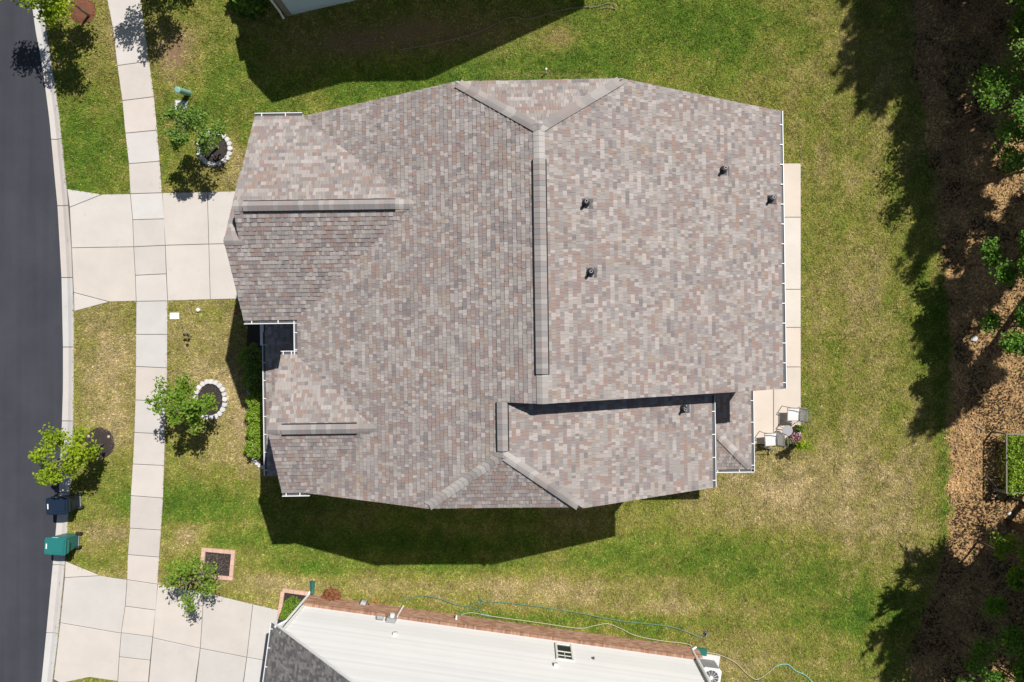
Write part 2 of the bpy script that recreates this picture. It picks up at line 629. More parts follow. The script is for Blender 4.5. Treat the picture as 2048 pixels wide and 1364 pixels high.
DRIVE1 = gp(D1_TOP + D1_BOT[::-1])
DRIVE2 = gp(D2_TOP + [(590, 1500), (300, 1500), (236, 1375), (245, 1362), (180, 1354), (122, 1366), (106, 1364), (118, 1269)])
PATIO = [(7.0, -4.12), (10.92, -4.12), (10.92, 7.1), (7.0, 7.1)]
HOUSE_FOOT = [(-8.3, 6.9), (7.7, 6.9), (7.7, -1.3), (5.5, -4.4), (-9.2, -4.5), (-9.2, 0.5), (-8.3, 0.5)]

# beds: (centre mark, radius marks)
RINGS = [(430, 298, 34, 34), (422, 799, 32, 38), (200, 886, 30, 31), (165, 22, 27, 26)]

# ------------------------------------------------------------------ dryness field
BLOBS = [
    (180, 300, 90, 120, -0.20), (430, 130, 90, 120, -0.12), (850, 170, 380, 55, -0.30), (1350, 50, 280, 80, -0.26), (1150, 110, 200, 40, -0.12),
    (400, 1010, 150, 45, -0.34), (750, 1095, 330, 45, -0.26), (1350, 1105, 260, 38, -0.30), (1500, 1165, 240, 30, -0.20), (1750, 1225, 120, 70, -0.22),
    (900, 1235, 420, 16, -0.26), (460, 250, 90, 60, -0.16), (630, 1140, 60, 25, -0.25), (1300, 1270, 120, 30, -0.2), (180, 1110, 60, 30, -0.12),
    (210, 740, 62, 150, 0.30), (235, 850, 40, 60, 0.12), (420, 740, 90, 150, 0.17), (490, 850, 50, 110, 0.26), (400, 700, 60, 60, 0.05), (1560, 1000, 210, 120, 0.24), (1760, 960, 130, 150, 0.18),
    (1700, 480, 140, 260, 0.06), (1500, 270, 200, 60, 0.03), (1000, 1175, 420, 26, 0.20), (1300, 1210, 220, 26, 0.18),
    (350, 105, 45, 55, 0.34), (240, 60, 30, 50, 0.30), (210, 1070, 50, 35, 0.22), (372, 1080, 38, 28, 0.30), (560, 1165, 90, 30, 0.14),
    (1120, 75, 55, 25, 0.34), (1885, 900, 18, 220, -0.24), (1850, 620, 60, 120, -0.20), (1780, 860, 40, 60, -0.16), (1460, 880, 60, 60, 0.02),
    (1560, 1330, 140, 40, 0.10), (300, 420, 30, 300, 0.0), (470, 330, 40, 60, 0.20), (480, 1080, 60, 30, -0.05), (1620, 520, 40, 300, -0.06),
]
BARE = [(352, 108, 34, 44, 0.9), (890, 65, 210, 50, 0.8), (690, 90, 110, 35, 0.6), (1080, 150, 110, 9, 0.5), (240, 62, 22, 40, 0.45), (515, 690, 16, 60, 0.9),
        (470, 300, 14, 50, 0.25), (500, 860, 25, 60, 0.25), (372, 1078, 22, 18, 0.35), (1120, 78, 30, 16, 0.35)]


def dry_field(x, y):
    px, py = x * 50 + 1055, 682 - y * 50
    d = np.full(x.shape, 0.485)
    for cx, cy, rx, ry, w in BLOBS:
        d += w * np.exp(-(((px - cx) / rx) ** 2 + ((py - cy) / ry) ** 2))
    d += 0.32 * (fbm(x, y, 0.35, 1) - 0.5) + 0.30 * (fbm(x, y, 1.6, 3, 3) - 0.5)
    d += (0.03 * np.sin(x * 2 * math.pi / 1.15 + 0.9 * fbm(x, y, 0.2, 5)) + 0.16 * (fbm(x * 1.6, y * .16, 1.3, 2, 3) - .5)) * np.clip((px - 1540) / 60, 0, 1)
    d += (0.03 * np.sin(y * 2 * math.pi / 1.1) + 0.20 * (fbm(x * .12, y * 1.8, 1.2, 4, 3) - .5)) * np.clip((py - 1000) / 60, 0, 1) * (px < 1900)
    return d


TRAILS = [[(1740, 1115), (1712, 1140), (1684, 1150), (1676, 1190)], [(1716, 1140), (1698, 1165), (1697, 1200)], [(1600, 240), (1612, 262), (1602, 300), (1604, 330)],
          [(1625, 285), (1638, 300), (1640, 330)], [(1560, 1118), (1582, 1100), (1576, 1135)], [(1690, 870), (1700, 890)], [(1818, 1090), (1822, 1120)]]


def trail_field(x, y):
    px, py = x * 50 + 1055 + 5 * (vnoise(x, y, 3.0, 2) - .5), 682 - y * 50 + 5 * (vnoise(x, y, 3.0, 3) - .5)
    t = np.zeros(x.shape)
    for tr in TRAILS:
        for (x0, y0), (x1, y1) in zip(tr[:-1], tr[1:]):
            dx, dy = x1 - x0, y1 - y0
            u = np.clip(((px - x0) * dx + (py - y0) * dy) / (dx * dx + dy * dy), 0, 1)
            d2 = (px - x0 - u * dx) ** 2 + (py - y0 - u * dy) ** 2
            t = np.maximum(t, np.exp(-d2 / 4.0))
    return t


def bare_field(x, y):
    px, py = x * 50 + 1055, 682 - y * 50
    b = np.zeros(x.shape)
    for cx, cy, rx, ry, w in BARE:
        b += w * np.exp(-(((px - cx) / rx) ** 2 + ((py - cy) / ry) ** 2))
    return b


# ------------------------------------------------------------------ ground sheet
def interp_line(pts, py):
    ys = np.array([p[1] for p in pts])
    xs = np.array([p[0] for p in pts])
    return np.interp(py, ys, xs)


gx = np.concatenate([[-400, -150, -60, -35], np.arange(-24, 24.01, 0.16), [35, 60, 150, 400]])
gy = np.concatenate([[-400, -150, -60, -30], np.arange(-17, 17.01, 0.16), [30, 60, 150, 400]])
XX, YY = np.meshgrid(gx, gy)
PXX, PYY = XX * 50 + 1055, 682 - YY * 50
ZZ = np.zeros(XX.shape)
mid = (interp_line(KERB_L, PYY) + interp_line(KERB_R, PYY)) / 2
ZZ[PXX < mid + 4] = -0.30
nx, ny = len(gx), len(gy)
idx = np.arange(nx * ny).reshape(ny, nx)
quads = np.stack([idx[:-1, :-1], idx[:-1, 1:], idx[1:, 1:], idx[1:, :-1]], -1).reshape(-1, 4)
me = bpy.data.meshes.new('ground')
me.from_pydata(np.stack([XX, YY, ZZ], -1).reshape(-1, 3).tolist(), [], quads.tolist())
me.materials.append(M['ground'])
fx, fy = XX.ravel(), YY.ravel()
for nm, arr in (('dry', dry_field(fx, fy)), ('bare', bare_field(fx, fy)), ('litter', inside(LITTER, fx, fy).astype(float))):
    a = me.attributes.new(nm, 'FLOAT', 'POINT')
    a.data.foreach_set('value', arr.astype(np.float32))
ground = link('ground', me)
tag(ground, kind='structure')

# ------------------------------------------------------------------ road and kerb
mb = MB()
kl = smooth_line(gp(KERB_L), 4)
poly = []
for (x, y) in kl:
    poly.append((x, y))
for i in range(len(kl) - 1):
    (x0, y0), (x1, y1) = kl[i], kl[i + 1]
    mb.face([(-60, y1, -0.05), (x1 + 0.02, y1, -0.05), (x0 + 0.02, y0, -0.05), (-60, y0, -0.05)])
mb.face([(-60, kl[0][1], -0.05), (kl[0][0], kl[0][1], -0.05), (kl[0][0], 120, -0.05), (-60, 120, -0.05)])
mb.face([(-60, -120, -0.05), (kl[-1][0], -120, -0.05), (kl[-1][0], kl[-1][1], -0.05), (-60, kl[-1][1], -0.05)])
tag(mb.build('road', M['asphalt']), kind='structure')

JOINTS = [-60, 145, 278, 411, 555, 694, 842, 986, 1130, 1266, 1400, 1560]


def kerb_pt(line, py):
    return G(float(interp_line(line, py)), py)


mb = MB()
for a, b in zip(JOINTS[:-1], JOINTS[1:]):
    pass
kb = MB()
ys = list(np.linspace(-60, 1560, 60))
for a, b in zip(ys[:-1], ys[1:]):
    kb.face([(*kerb_pt(KERB_L, b), -0.16), (*kerb_pt(KERB_R, b), -0.03), (*kerb_pt(KERB_R, a), -0.03), (*kerb_pt(KERB_L, a), -0.16)])
kerb = kb.build('kerb', M['joint'])
tag(kerb, kind='structure')
for a, b in zip(JOINTS[:-1], JOINTS[1:]):
    m_ = MB()
    yy = np.linspace(a + 0.7, b - 0.7, 6)
    prof = [(0.0, -0.17), (0.0, -0.036), (0.45, -0.045), (0.78, 0.012), (0.97, 0.03), (0.985, -0.1)]
    rows = []
    for y in yy:
        l, r = kerb_pt(KERB_L, y), kerb_pt(KERB_R, y)
        rows.append([(l[0] + (r[0] - l[0]) * t, l[1] + (r[1] - l[1]) * t, z) for t, z in prof])
    for i in range(len(rows) - 1):
        for j in range(len(prof) - 1):
            m_.face([rows[i + 1][j], rows[i + 1][j + 1], rows[i][j + 1], rows[i][j]])
    m_.face(rows[0]); m_.face(rows[-1][::-1])
    m_.build('kerb_section', M['kerb'], kerb)


def slab(parent, marks, mat, z=0.03, gap=0.010, name='slab', world_pts=False):
    pts = list(marks) if world_pts else gp(marks)
    a = sum(pts[i][0] * pts[(i + 1) % len(pts)][1] - pts[(i + 1) % len(pts)][0] * pts[i][1] for i in range(len(pts)))
    if a < 0:
        pts = pts[::-1]
    n = len(pts)
    def inset(g):
        res = []
        for i in range(n):
            p0, p1, p2 = Vector(pts[i - 1]), Vector(pts[i]), Vector(pts[(i + 1) % n])
            d1, d2 = (p1 - p0).normalized(), (p2 - p1).normalized()
            n1, n2 = Vector((-d1.y, d1.x)), Vector((-d2.y, d2.x))
            bis = n1 + n2
            bis = bis / max(bis.length_squared, 0.2) * 2
            res.append(p1 + bis * g)
        return res
    o, i_ = inset(gap), inset(gap + 0.012)
    m_ = MB()
    m_.face([(p.x, p.y, z) for p in i_])
    for k in range(n):
        j = (k + 1) % n
        m_.face([(o[k].x, o[k].y, z - 0.012), (o[j].x, o[j].y, z - 0.012), (i_[j].x, i_[j].y, z), (i_[k].x, i_[k].y, z)])
        m_.face([(o[k].x, o[k].y, -0.06), (o[j].x, o[j].y, -0.06), (o[j].x, o[j].y, z - 0.012), (o[k].x, o[k].y, z - 0.012)])
    return m_.build(name, mat, parent)


# sidewalk: bed plus one object per slab (the crossings belong to the driveways)
mb = MB()
for i in range(len(WALK_L) - 1):
    mb.face([(*G(*WALK_L[i + 1]), 0.008), (*G(*WALK_R[i + 1]), 0.008), (*G(*WALK_R[i]), 0.008), (*G(*WALK_L[i]), 0.008)])
walk = mb.build('sidewalk', M['joint'])
tag(walk, kind='structure')
for i in range(len(WALK_L) - 1):
    o = slab(walk, [WALK_L[i], WALK_R[i], WALK_R[i + 1], WALK_L[i + 1]], M['concrete'] if not (8 <= i <= 11 or i >= 21) else M['drive'],
             z=0.03 + random.uniform(-0.004, 0.004))

# driveway of the house
mb = MB(); mb.prism(DRIVE1, -0.05, 0.006)
d1 = mb.build('driveway', M['joint'])
tag(d1, kind='structure')
WL, WR = WALK_L[8:13], WALK_R[8:13]
mid_a, mid_b = (144, 496), (268, 494)
S1 = [
    [(135, 378), (205, 389), (140, 415)],
    [(140, 415), (205, 389), (261, 388), (266, 440), (268, 494), (144, 496)],
    [(144, 496), (268, 494), (271, 551), (273, 602.5), (220, 604), (148, 585)],
    [(148, 585), (220, 604), (149, 623)],
    [(325, 386), (415, 384), (418, 488.5), (331, 491)],
    [(331, 491), (418, 488.5), (421, 599.5), (335.6, 602)],
    [(415, 384), (640, 378), (640, 484), (418, 488.5)],
    [(418, 488.5), (640, 484), (640, 594), (421, 599.5)],
]
for s in S1:
    slab(d1, s, M['drive'], z=0.03 + random.uniform(-0.003, 0.003))

# driveway of the southern neighbour
mb = MB(); mb.prism(DRIVE2, -0.05, 0.006)
d2 = mb.build('driveway', M['joint'])
tag(d2, kind='structure')
S2 = [
    [(131.5, 1122), (202, 1151), (130, 1155)],
    [(130, 1155), (202, 1151), (254.6, 1159), (251, 1212), (243, 1266), (121, 1245)],
    [(121, 1245), (243, 1266), (239, 1313), (236, 1362), (180, 1354), (122, 1366), (108, 1358)],
    [(316, 1168), (408, 1184), (401, 1296), (306, 1275)],
    [(306, 1275), (401, 1296), (390, 1375), (386, 1420), (293, 1420)],
    [(408, 1184), (506, 1208), (494, 1314), (401, 1296)],
    [(401, 1296), (494, 1314), (487, 1364), (480, 1420), (386, 1420)],
    [(506, 1208), (600, 1229), (590, 1331), (494, 1314)],
    [(494, 1314), (590, 1331), (575, 1420), (480, 1420)],
]
for s in S2:
    slab(d2, s, M['drive'], z=0.03 + random.uniform(-0.003, 0.003))

# patio
mb = MB(); mb.prism(PATIO, -0.05, 0.012)
pt = mb.build('patio', M['joint'])
tag(pt, kind='structure')
ycuts = [7.1, 4.94, 2.06, 0.54, -1.04, -4.12]
for i in range(5):
    y1, y0 = ycuts[i], ycuts[i + 1]
    slab(pt, [(9.82 if i == 4 else 7.0, y0), (10.92, y0), (10.92, y1), (9.82 if i == 4 else 7.0, y1)], M['patio'], z=0.045, world_pts=True)
slab(pt, [(7.0, -4.12), (9.82, -4.12), (9.82, -1.04), (7.0, -1.04)], M['patio'], z=0.045, world_pts=True)

# ------------------------------------------------------------------ roofs
PAL = [((0.395, 0.370, 0.345), 24), ((0.330, 0.310, 0.292), 24), ((0.270, 0.252, 0.245), 16), ((0.205, 0.192, 0.190), 5),
       ((0.285, 0.222, 0.205), 17), ((0.318, 0.230, 0.192), 9), ((0.345, 0.295, 0.240), 5), ((0.460, 0.430, 0.405), 9)]
PMEAN = (0.325, 0.298, 0.282)
PCOL = [tuple(0.93 * (m0 + (v - m0) * 0.80) * t for v, m0, t in zip(c, PMEAN, (1.0, 0.96, 0.955))) for c, w in PAL]
PCUM = np.cumsum([w for c, w in PAL]) / sum(w for c, w in PAL)
PALG = [(0.215, 0.200, 0.195), (0.17, 0.158, 0.157), (0.25, 0.235, 0.225), (0.135, 0.125, 0.125)]
EXPO = 6.53 * math.sqrt(1 + 0.35 ** 2) / 53
WIDTHS = [0.075, 0.09, 0.105, 0.135]


def clip_convex(sub, clip):
    out = sub
    n = len(clip)
    for i in range(n):
        ax, ay = clip[i]
        bx, by = clip[(i + 1) % n]
        inp, out = out, []
        if not inp:
            return []
        for j in range(len(inp)):
            p, q = inp[j - 1], inp[j]
            sp = (bx - ax) * (p[1] - ay) - (by - ay) * (p[0] - ax)
            sq = (bx - ax) * (q[1] - ay) - (by - ay) * (q[0] - ax)
            if (sp >= 0) != (sq >= 0):
                t = sp / (sp - sq)
                out.append((p[0] + (q[0] - p[0]) * t, p[1] + (q[1] - p[1]) * t))
            if sq >= 0:
                out.append(q)
    return out


def area2(p):
    return sum(p[i - 1][0] * p[i][1] - p[i][0] * p[i - 1][1] for i in range(len(p)))


class Roof:
    """collects shingles laid on sloping polygons; the highest whole ones become objects of their own"""
    def __init__(self, seed, pal=None):
        self.rng = random.Random(seed)
        self.tabs = []          # (frame matrix, poly uv, col, whole width, height)
        self.decks = MB()
        self.pal = pal

    def plane(self, polys, origin, udir, vdir, width=1.0):
        """polys: lists of 3-D points in the plane; origin on the eave; udir along eave, vdir up slope"""
        u, v = Vector(udir).normalized(), Vector(vdir).normalized()
        n = u.cross(v)
        flip = n.z < 0
        if flip:
            u = -u
            n = -n
        o = Vector(origin)
        fr = Matrix(((u.x, v.x, n.x, o.x), (u.y, v.y, n.y, o.y), (u.z, v.z, n.z, o.z), (0, 0, 0, 1)))
        P2 = []
        for poly in polys:
            q = [((Vector(p) - o).dot(u), (Vector(p) - o).dot(v)) for p in poly]
            if area2(q) < 0:
                q = q[::-1]
            P2.append(q)
            self.decks.face([tuple(fr @ Vector((x, y, -0.004))) for x, y in q])
            self.decks.face([tuple(fr @ Vector((x, y, -0.12))) for x, y in q[::-1]])
            for i in range(len(q)):
                a, b = q[i], q[(i + 1) % len(q)]
                self.decks.face([tuple(fr @ Vector((a[0], a[1], -0.12))), tuple(fr @ Vector((b[0], b[1], -0.12))),
                                 tuple(fr @ Vector((b[0], b[1], -0.004))), tuple(fr @ Vector((a[0], a[1], -0.004)))])
        umin = min(p[0] for q in P2 for p in q); umax = max(p[0] for q in P2 for p in q)
        vmin = min(p[1] for q in P2 for p in q); vmax = max(p[1] for q in P2 for p in q)
        r = self.rng
        row = int(math.floor(vmin / EXPO))
        while row * EXPO < vmax:
            v0 = row * EXPO
            x = umin - r.uniform(0, 0.3)
            last = None
            while x < umax:
                w = r.choice(WIDTHS)
                if self.pal:
                    c = r.choice(self.pal)
                elif last is not None and r.random() < 0.22:
                    c = last
                else:
                    t = r.random()
                    c = PCOL[int(np.searchsorted(PCUM, t))]
                last = c
                g = 0.002
                tab = [(x + g, v0), (x + w - g, v0), (x + w - g, v0 + EXPO), (x + g, v0 + EXPO)]
                for q in P2:
                    cl = clip_convex(tab, q)
                    if len(cl) >= 3 and area2(cl) > 0.0004:
                        whole = len(cl) == 4 and abs(area2(cl) / 2 - (w - 2 * g) * EXPO) < 1e-6
                        raised = r.random() < 0.5
                        self.tabs.append((fr, cl, c, (w, x + w / 2, v0) if whole else None,
                                          (fr @ Vector((x, v0, 0))).z, raised))
                x += w
            row += 1

    def finish(self, root, deck_mat, name='roof', n_single=300, score=None):
        deck = self.decks.build(name, deck_mat, root)
        mb = MB()
        order = sorted([i for i, t in enumerate(self.tabs) if t[3]], key=lambda i: -self.tabs[i][4]) if score is None else \
            sorted([i for i, t in enumerate(self.tabs) if t[3]], key=lambda i: -score(self.tabs[i]))
        single = set(order[:n_single])
        cache = {}
        for i, (fr, q, c, whole, hz, raised) in enumerate(self.tabs):
            lift = 0.024 if raised else 0.012
            if i in single:
                w, uc, v0 = whole
                key = (w, c, raised)
                if key not in cache:
                    m_ = MB()
                    hw = w / 2 - 0.002
                    self.tab(m_, Matrix.Identity(4), [(-hw, 0), (hw, 0), (hw, EXPO), (-hw, EXPO)], 0.0, lift, c)
                    cache[key] = m_.mesh('shingle', M['shingle'])
                o = link('shingle', cache[key], deck)
                o.matrix_local = fr @ Matrix.Translation((uc, v0, 0))
            else:
                v0 = math.floor((min(p[1] for p in q) + 1e-4) / EXPO) * EXPO
                self.tab(mb, fr, q, v0, lift, c)
        o = mb.build('shingles', M['shingle'], deck)
        o['kind'] = 'stuff'
        return deck

    @staticmethod
    def tab(mb, fr, q, v0, lift, c):
        n = len(q)
        b = len(mb.v)
        for (x, y) in q:
            mb.v.append(tuple(fr @ Vector((x, y, lift * (1.0 - 0.85 * (y - v0) / EXPO) + 0.004))))
        for (x, y) in q:
            mb.v.append(tuple(fr @ Vector((x, y, -0.004))))
        mb.f.append(tuple(range(b, b + n))); mb.c.append(c)
        dk = tuple(k * 0.55 for k in c)
        for i in range(n):
            j = (i + 1) % n
            mb.f.append((b + n + i, b + n + j, b + j, b + i)); mb.c.append(c)


def cap_line(parent, a, b, na, nb, width=0.30, step=0.145, rng=random, lift=0.02, name='ridge_cap', pal=None, stp=0.012):
    """bent cap shingles from a up to b; na/nb: plan directions of the two sides with their falls"""
    a, b = Vector(a), Vector(b)
    d = (b - a).normalized()
    if abs(d.x) > 0.2 and abs(d.y) > 0.2:
        a = a + d * 0.19
    L = (b - a).length
    nst = max(1, int(round(L / step)))
    up = Vector((0, 0, 1))
    meshes = {}
    st = L / nst
    last = None
    for i in range(nst):
        if last is not None and rng.random() < 0.35:
            c = last
        else:
            c = rng.choice(pal or [(0.35, 0.325, 0.305), (0.29, 0.265, 0.25), (0.42, 0.39, 0.365), (0.255, 0.232, 0.222), (0.34, 0.30, 0.275), (0.28, 0.24, 0.225)])
        last = c
        if c not in meshes:
            m_ = MB()
            s1, s2 = Vector(na).normalized(), Vector(nb).normalized()
            hw = width / 2
            t0, t1 = lift + (0.019 if abs(d.x) > 0.2 and abs(d.y) > 0.2 else stp), lift + 0.004
            pts0, pts1 = [], []
            prof = [(-1, s1 * hw, 0.006), (-0.5, s1 * hw * 0.5, 0.012), (0, Vector((0, 0, 0)), 0.010), (0.5, s2 * hw * 0.5, 0.012), (1, s2 * hw, 0.006)]
            for (_, off, z) in prof:
                pts0.append(off + up * (z + t0))
                pts1.append(off + up * (z + t1) + d * (st * 1.12))
            for j in range(4):
                m_.face([pts0[j], pts0[j + 1], pts1[j + 1], pts1[j]], c)
                m_.face([pts0[j] - up * 0.03, pts0[j + 1] - up * 0.03, pts0[j + 1], pts0[j]], c)
            for pq in ((pts0[0], pts1[0]), (pts1[4], pts0[4])):
                m_.face([pq[0] - up * 0.03, pq[0], pq[1], pq[1] - up * 0.03], c)
            meshes[c] = m_.mesh(name, M['shingle'])
        o = link(name, meshes[c], parent)
        o.location = a + d * (i * st)


def ridge_vent(parent, a, b, pitch_l, pitch_r, side, half=0.165, rise=0.075):
    """raised vent strip: dark slotted sides, cap shingles on top"""
    a, b, s = Vector(a), Vector(b), Vector(side).normalized()
    up = Vector((0, 0, 1))
    m_ = MB()
    zl, zr = -half * pitch_l, -half * pitch_r
    hb_ = half + 0.028
    def sect(p):
        return [p - s * hb_ + up * (zl - 0.02), p - s * hb_ + up * (zl + rise - 0.02), p + up * (rise + 0.010), p + s * hb_ + up * (zr + rise - 0.02), p + s * hb_ + up * (zr - 0.02)]
    A, B = sect(a), sect(b)
    for i in range(4):
        m_.face([A[i], B[i], B[i + 1], A[i + 1]])
    m_.face(A); m_.face(B[::-1])
    v = m_.build('ridge_vent', M['vent_slot'], parent)
    L = (b - a).length
    d = (b - a).normalized()
    n = max(2, int(round(L / 0.15)))
    st = L / n
    for i in range(n):
        base = random.choice([(0.30, 0.275, 0.265), (0.27, 0.25, 0.243), (0.33, 0.305, 0.29), (0.29, 0.245, 0.23), (0.25, 0.235, 0.23)])
        k = MB()
        p0, p1 = a + d * (i * st), a + d * ((i + 1) * st + 0.012)
        hw = half - 0.005
        q0 = [p0 - s * hw + up * (zl + rise + 0.016), p0 + up * (rise + 0.03), p0 + s * hw + up * (zr + rise + 0.016)]
        q1 = [p1 - s * hw + up * (zl + rise + 0.008), p1 + up * (rise + 0.021), p1 + s * hw + up * (zr + rise + 0.008)]
        for j in range(2):
            k.face([q0[j], q0[j + 1], q1[j + 1], q1[j]], base)
            k.face([q0[j] - up * 0.014, q0[j + 1] - up * 0.014, q0[j + 1], q0[j]], base)
        k.face([q0[0] - up * 0.014, q0[0], q1[0], q1[0] - up * 0.014], base)
        k.face([q0[2], q0[2] - up * 0.014, q1[2] - up * 0.014, q1[2]], base)
        k.build('cap_shingle', M['shingle'], v)
    return v


def gutter(parent, a, b, out, width=0.125, depth=0.10, step=0.62):
    """open white trough along the eave from a to b, hangers every step"""
    a, b, o = Vector(a), Vector(b), Vector(out).normalized()
    up = Vector((0, 0, 1))
    m_ = MB()
    pr = [(0.0, 0.0), (0.0, -depth), (width * 0.75, -depth), (width, -0.02), (width, 0.004), (width - 0.022, 0.004), (width - 0.022, -0.02), (width * 0.70, -depth + 0.008), (0.008, -depth + 0.008), (0.008, 0.0)]
    A = [a + o * x + up * z for x, z in pr]
    B = [b + o * x + up * z for x, z in pr]
    n = len(pr)
    for i in range(n):
        j = (i + 1) % n
        m_.face([A[i], A[j], B[j], B[i]])
    m_.face(A[:5] + A[5:]); m_.face((B[:5] + B[5:])[::-1])
    g = m_.build('gutter', M['white'], parent)
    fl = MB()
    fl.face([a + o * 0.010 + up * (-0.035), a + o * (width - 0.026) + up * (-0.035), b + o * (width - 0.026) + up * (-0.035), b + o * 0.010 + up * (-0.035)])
    fl.build('trough_shade', M['darkgrey'], g)  # dark strip painting the shade inside the open trough
    L = (b - a).length
    d = (b - a).normalized()
    k = max(2, int(L / step))
    hm = MB()
    ang = math.atan2(o.y, o.x)
    hm.box((0, 0, 0), (width, 0.028, 0.012))
    hme = hm.mesh('hanger', M['white'])
    for i in range(k):
        p = a + d * (L * (i + 0.3) / k) + o * (width / 2) + up * 0.001
        h = link('hanger', hme, g)
        h.matrix_local = Matrix.Translation(p) @ Matrix.Rotation(ang, 4, 'Z')
    return g


# ------------------------------------------------------------------ the house
house = empty('house', (0, 0, 0), R(0.8))
tag(house, 'large house with mottled brown-grey shingle roof, ridge vents and white gutters in the middle', 'house')
HE, PI_, GP = 5.70, 0.35, 0.425
FX, BX, WX = -7.27, 8.06, 5.79
fz = lambda x: HE + PI_ * (x - FX)
bz = lambda x: HE + PI_ * (BX - x)
wz = lambda x: HE + PI_ * (WX - x)
RXm, RXw = (FX + BX) / 2, (FX + WX) / 2
RZm, RZw = fz(RXm), fz(RXw)
roof = Roof(11)
F = lambda x, y: (x, y, fz(x))
B = lambda x, y: (x, y, bz(x))
W = lambda x, y: (x, y, wz(x))
vfront = (1, 0, PI_)
vback = (-1, 0, PI_)
# front slope (main part and wing part share one set of courses)
YS = 7.53 - 1.66 * (RXw + 2.0) / (RXm + 2.0)
roof.plane([[F(FX, 7.15), F(FX, -4.68), F(-3.1, -4.89), F(RXw, -3.19), F(RXw, YS), F(-2.0, 7.53)],
            [F(RXw, -1.72), F(RXm, -1.75), F(RXm, 5.87), F(RXw, YS)]],
           (FX, 0, HE), (0, 1, 0), vfront)
roof.plane([[B(BX, -1.63), B(BX, 7.17), B(2.9, 7.56), B(RXm, 5.87), B(RXm, -1.75)]], (BX, 0, HE), (0, 1, 0), vback)
roof.plane([[W(WX, -4.72), W(WX, -1.35), W(RXw, -1.35), W(RXw, -3.19), W(1.56, -4.95)]], (WX, 0, HE), (0, 1, 0), vback)
# clipped gable ends
jn = [F(-2.0, 7.53), B(2.9, 7.56), (RXm, 5.87, RZm)]
roof.plane([jn], jn[0], (1, 0, 0), (0, -1, (RZm - fz(-2.0)) / 1.66))
js = [F(-3.1, -4.89), W(1.56, -4.95), (RXw, -3.19, RZw)]
roof.plane([js], js[0], (1, 0, 0), (0, 1, (RZw - fz(-3.1)) / 1.70))
# garage gable
GR, GRZ = 4.10, 7.10
gnz = lambda y: GRZ - GP * (y - GR)
gsz = lambda y: GRZ - GP * (GR - y)
GXF = -8.60
Gn = lambda x, y: (x, y, gnz(y))
Gs = lambda x, y: (x, y, gsz(y))
roof.plane([[Gn(GXF + 0.1, 7.18), Gn(-6.5, 7.18), Gn(-2.9, GR), Gn(GXF - 0.06, GR)]], (GXF, 7.18, gnz(7.18)), (1, 0, 0), (0, -1, GP))
roof.plane([[Gs(GXF - 0.06, GR), Gs(-2.9, GR), Gs(-6.9, 0.78), Gs(-9.0, 0.78), Gs(-9.10, 3.15), Gs(GXF - 0.06, 3.15)][:6][0:2] + [Gs(-6.9, 0.78), Gs(GXF - 0.06, 0.78)],
            [Gs(GXF - 0.06, 3.15), Gs(GXF - 0.06, 0.78), Gs(-8.97, 0.78), Gs(-9.12, 3.15)]],
           (GXF, 0.78, gsz(0.78)), (1, 0, 0), (0, 1, GP))
nz0 = gsz(3.15)
Nn = lambda x, y: (x, y, nz0 - GP * (y - 3.15))
roof.plane([[Nn(-9.12, 3.15), Nn(-8.35, 3.15), Nn(-8.35, 5.5), Nn(-9.02, 5.5)]], (-9.1, 5.5, nz0 - GP * 2.35), (1, 0, 0), (0, -1, GP))
# small front gable
SR, SRZ = -2.58, 6.62
snz = lambda y: SRZ - 0.42 * (y - SR)
ssz = lambda y: SRZ - 0.42 * (SR - y)
SX = -7.86
roof.plane([[(SX + 0.05, -0.33, snz(-0.33)), (-6.9, -0.33, snz(-0.33)), (-4.3, SR, SRZ), (SX - 0.05, SR, SRZ)]], (SX, -0.33, snz(-0.33)), (1, 0, 0), (0, -1, 0.42))
roof.plane([[(SX + 0.04, -4.68, ssz(-4.68)), (-6.95, -4.68, ssz(-4.68)), (-4.3, SR, SRZ), (SX - 0.05, SR, SRZ)]], (SX, -4.68, ssz(-4.68)), (1, 0, 0), (0, 1, 0.42))
# front porch roof (single storey) and back porch roof
PXE, PZE = -9.40, 2.80
roof.plane([[(PXE, 1.4, PZE), (-6.9, 1.4, PZE + 0.33 * 2.5), (-6.9, -4.70, PZE + 0.33 * 2.5), (PXE, -4.70, PZE)]], (PXE, 0, PZE), (0, 1, 0), (1, 0, 0.33))
QX, QY, QZ = 7.93, -4.68, 2.92
qs = 0.36
roof.plane([[(QX, QY, QZ), (QX, -1.2, QZ), (QX - 2.6, -1.2, QZ + qs * 2.6), (QX - 2.6, QY + 2.6, QZ + qs * 2.6)]], (QX, 0, QZ), (0, 1, 0), (-1, 0, qs))
roof.plane([[(QX, QY, QZ), (QX - 2.6, QY + 2.6, QZ + qs * 2.6), (QX - 3.0, QY + 2.6, QZ + qs * 2.6), (QX - 3.0, QY, QZ)]], (QX, QY, QZ), (1, 0, 0), (0, 1, qs))
deck = roof.finish(house, M['deck'])

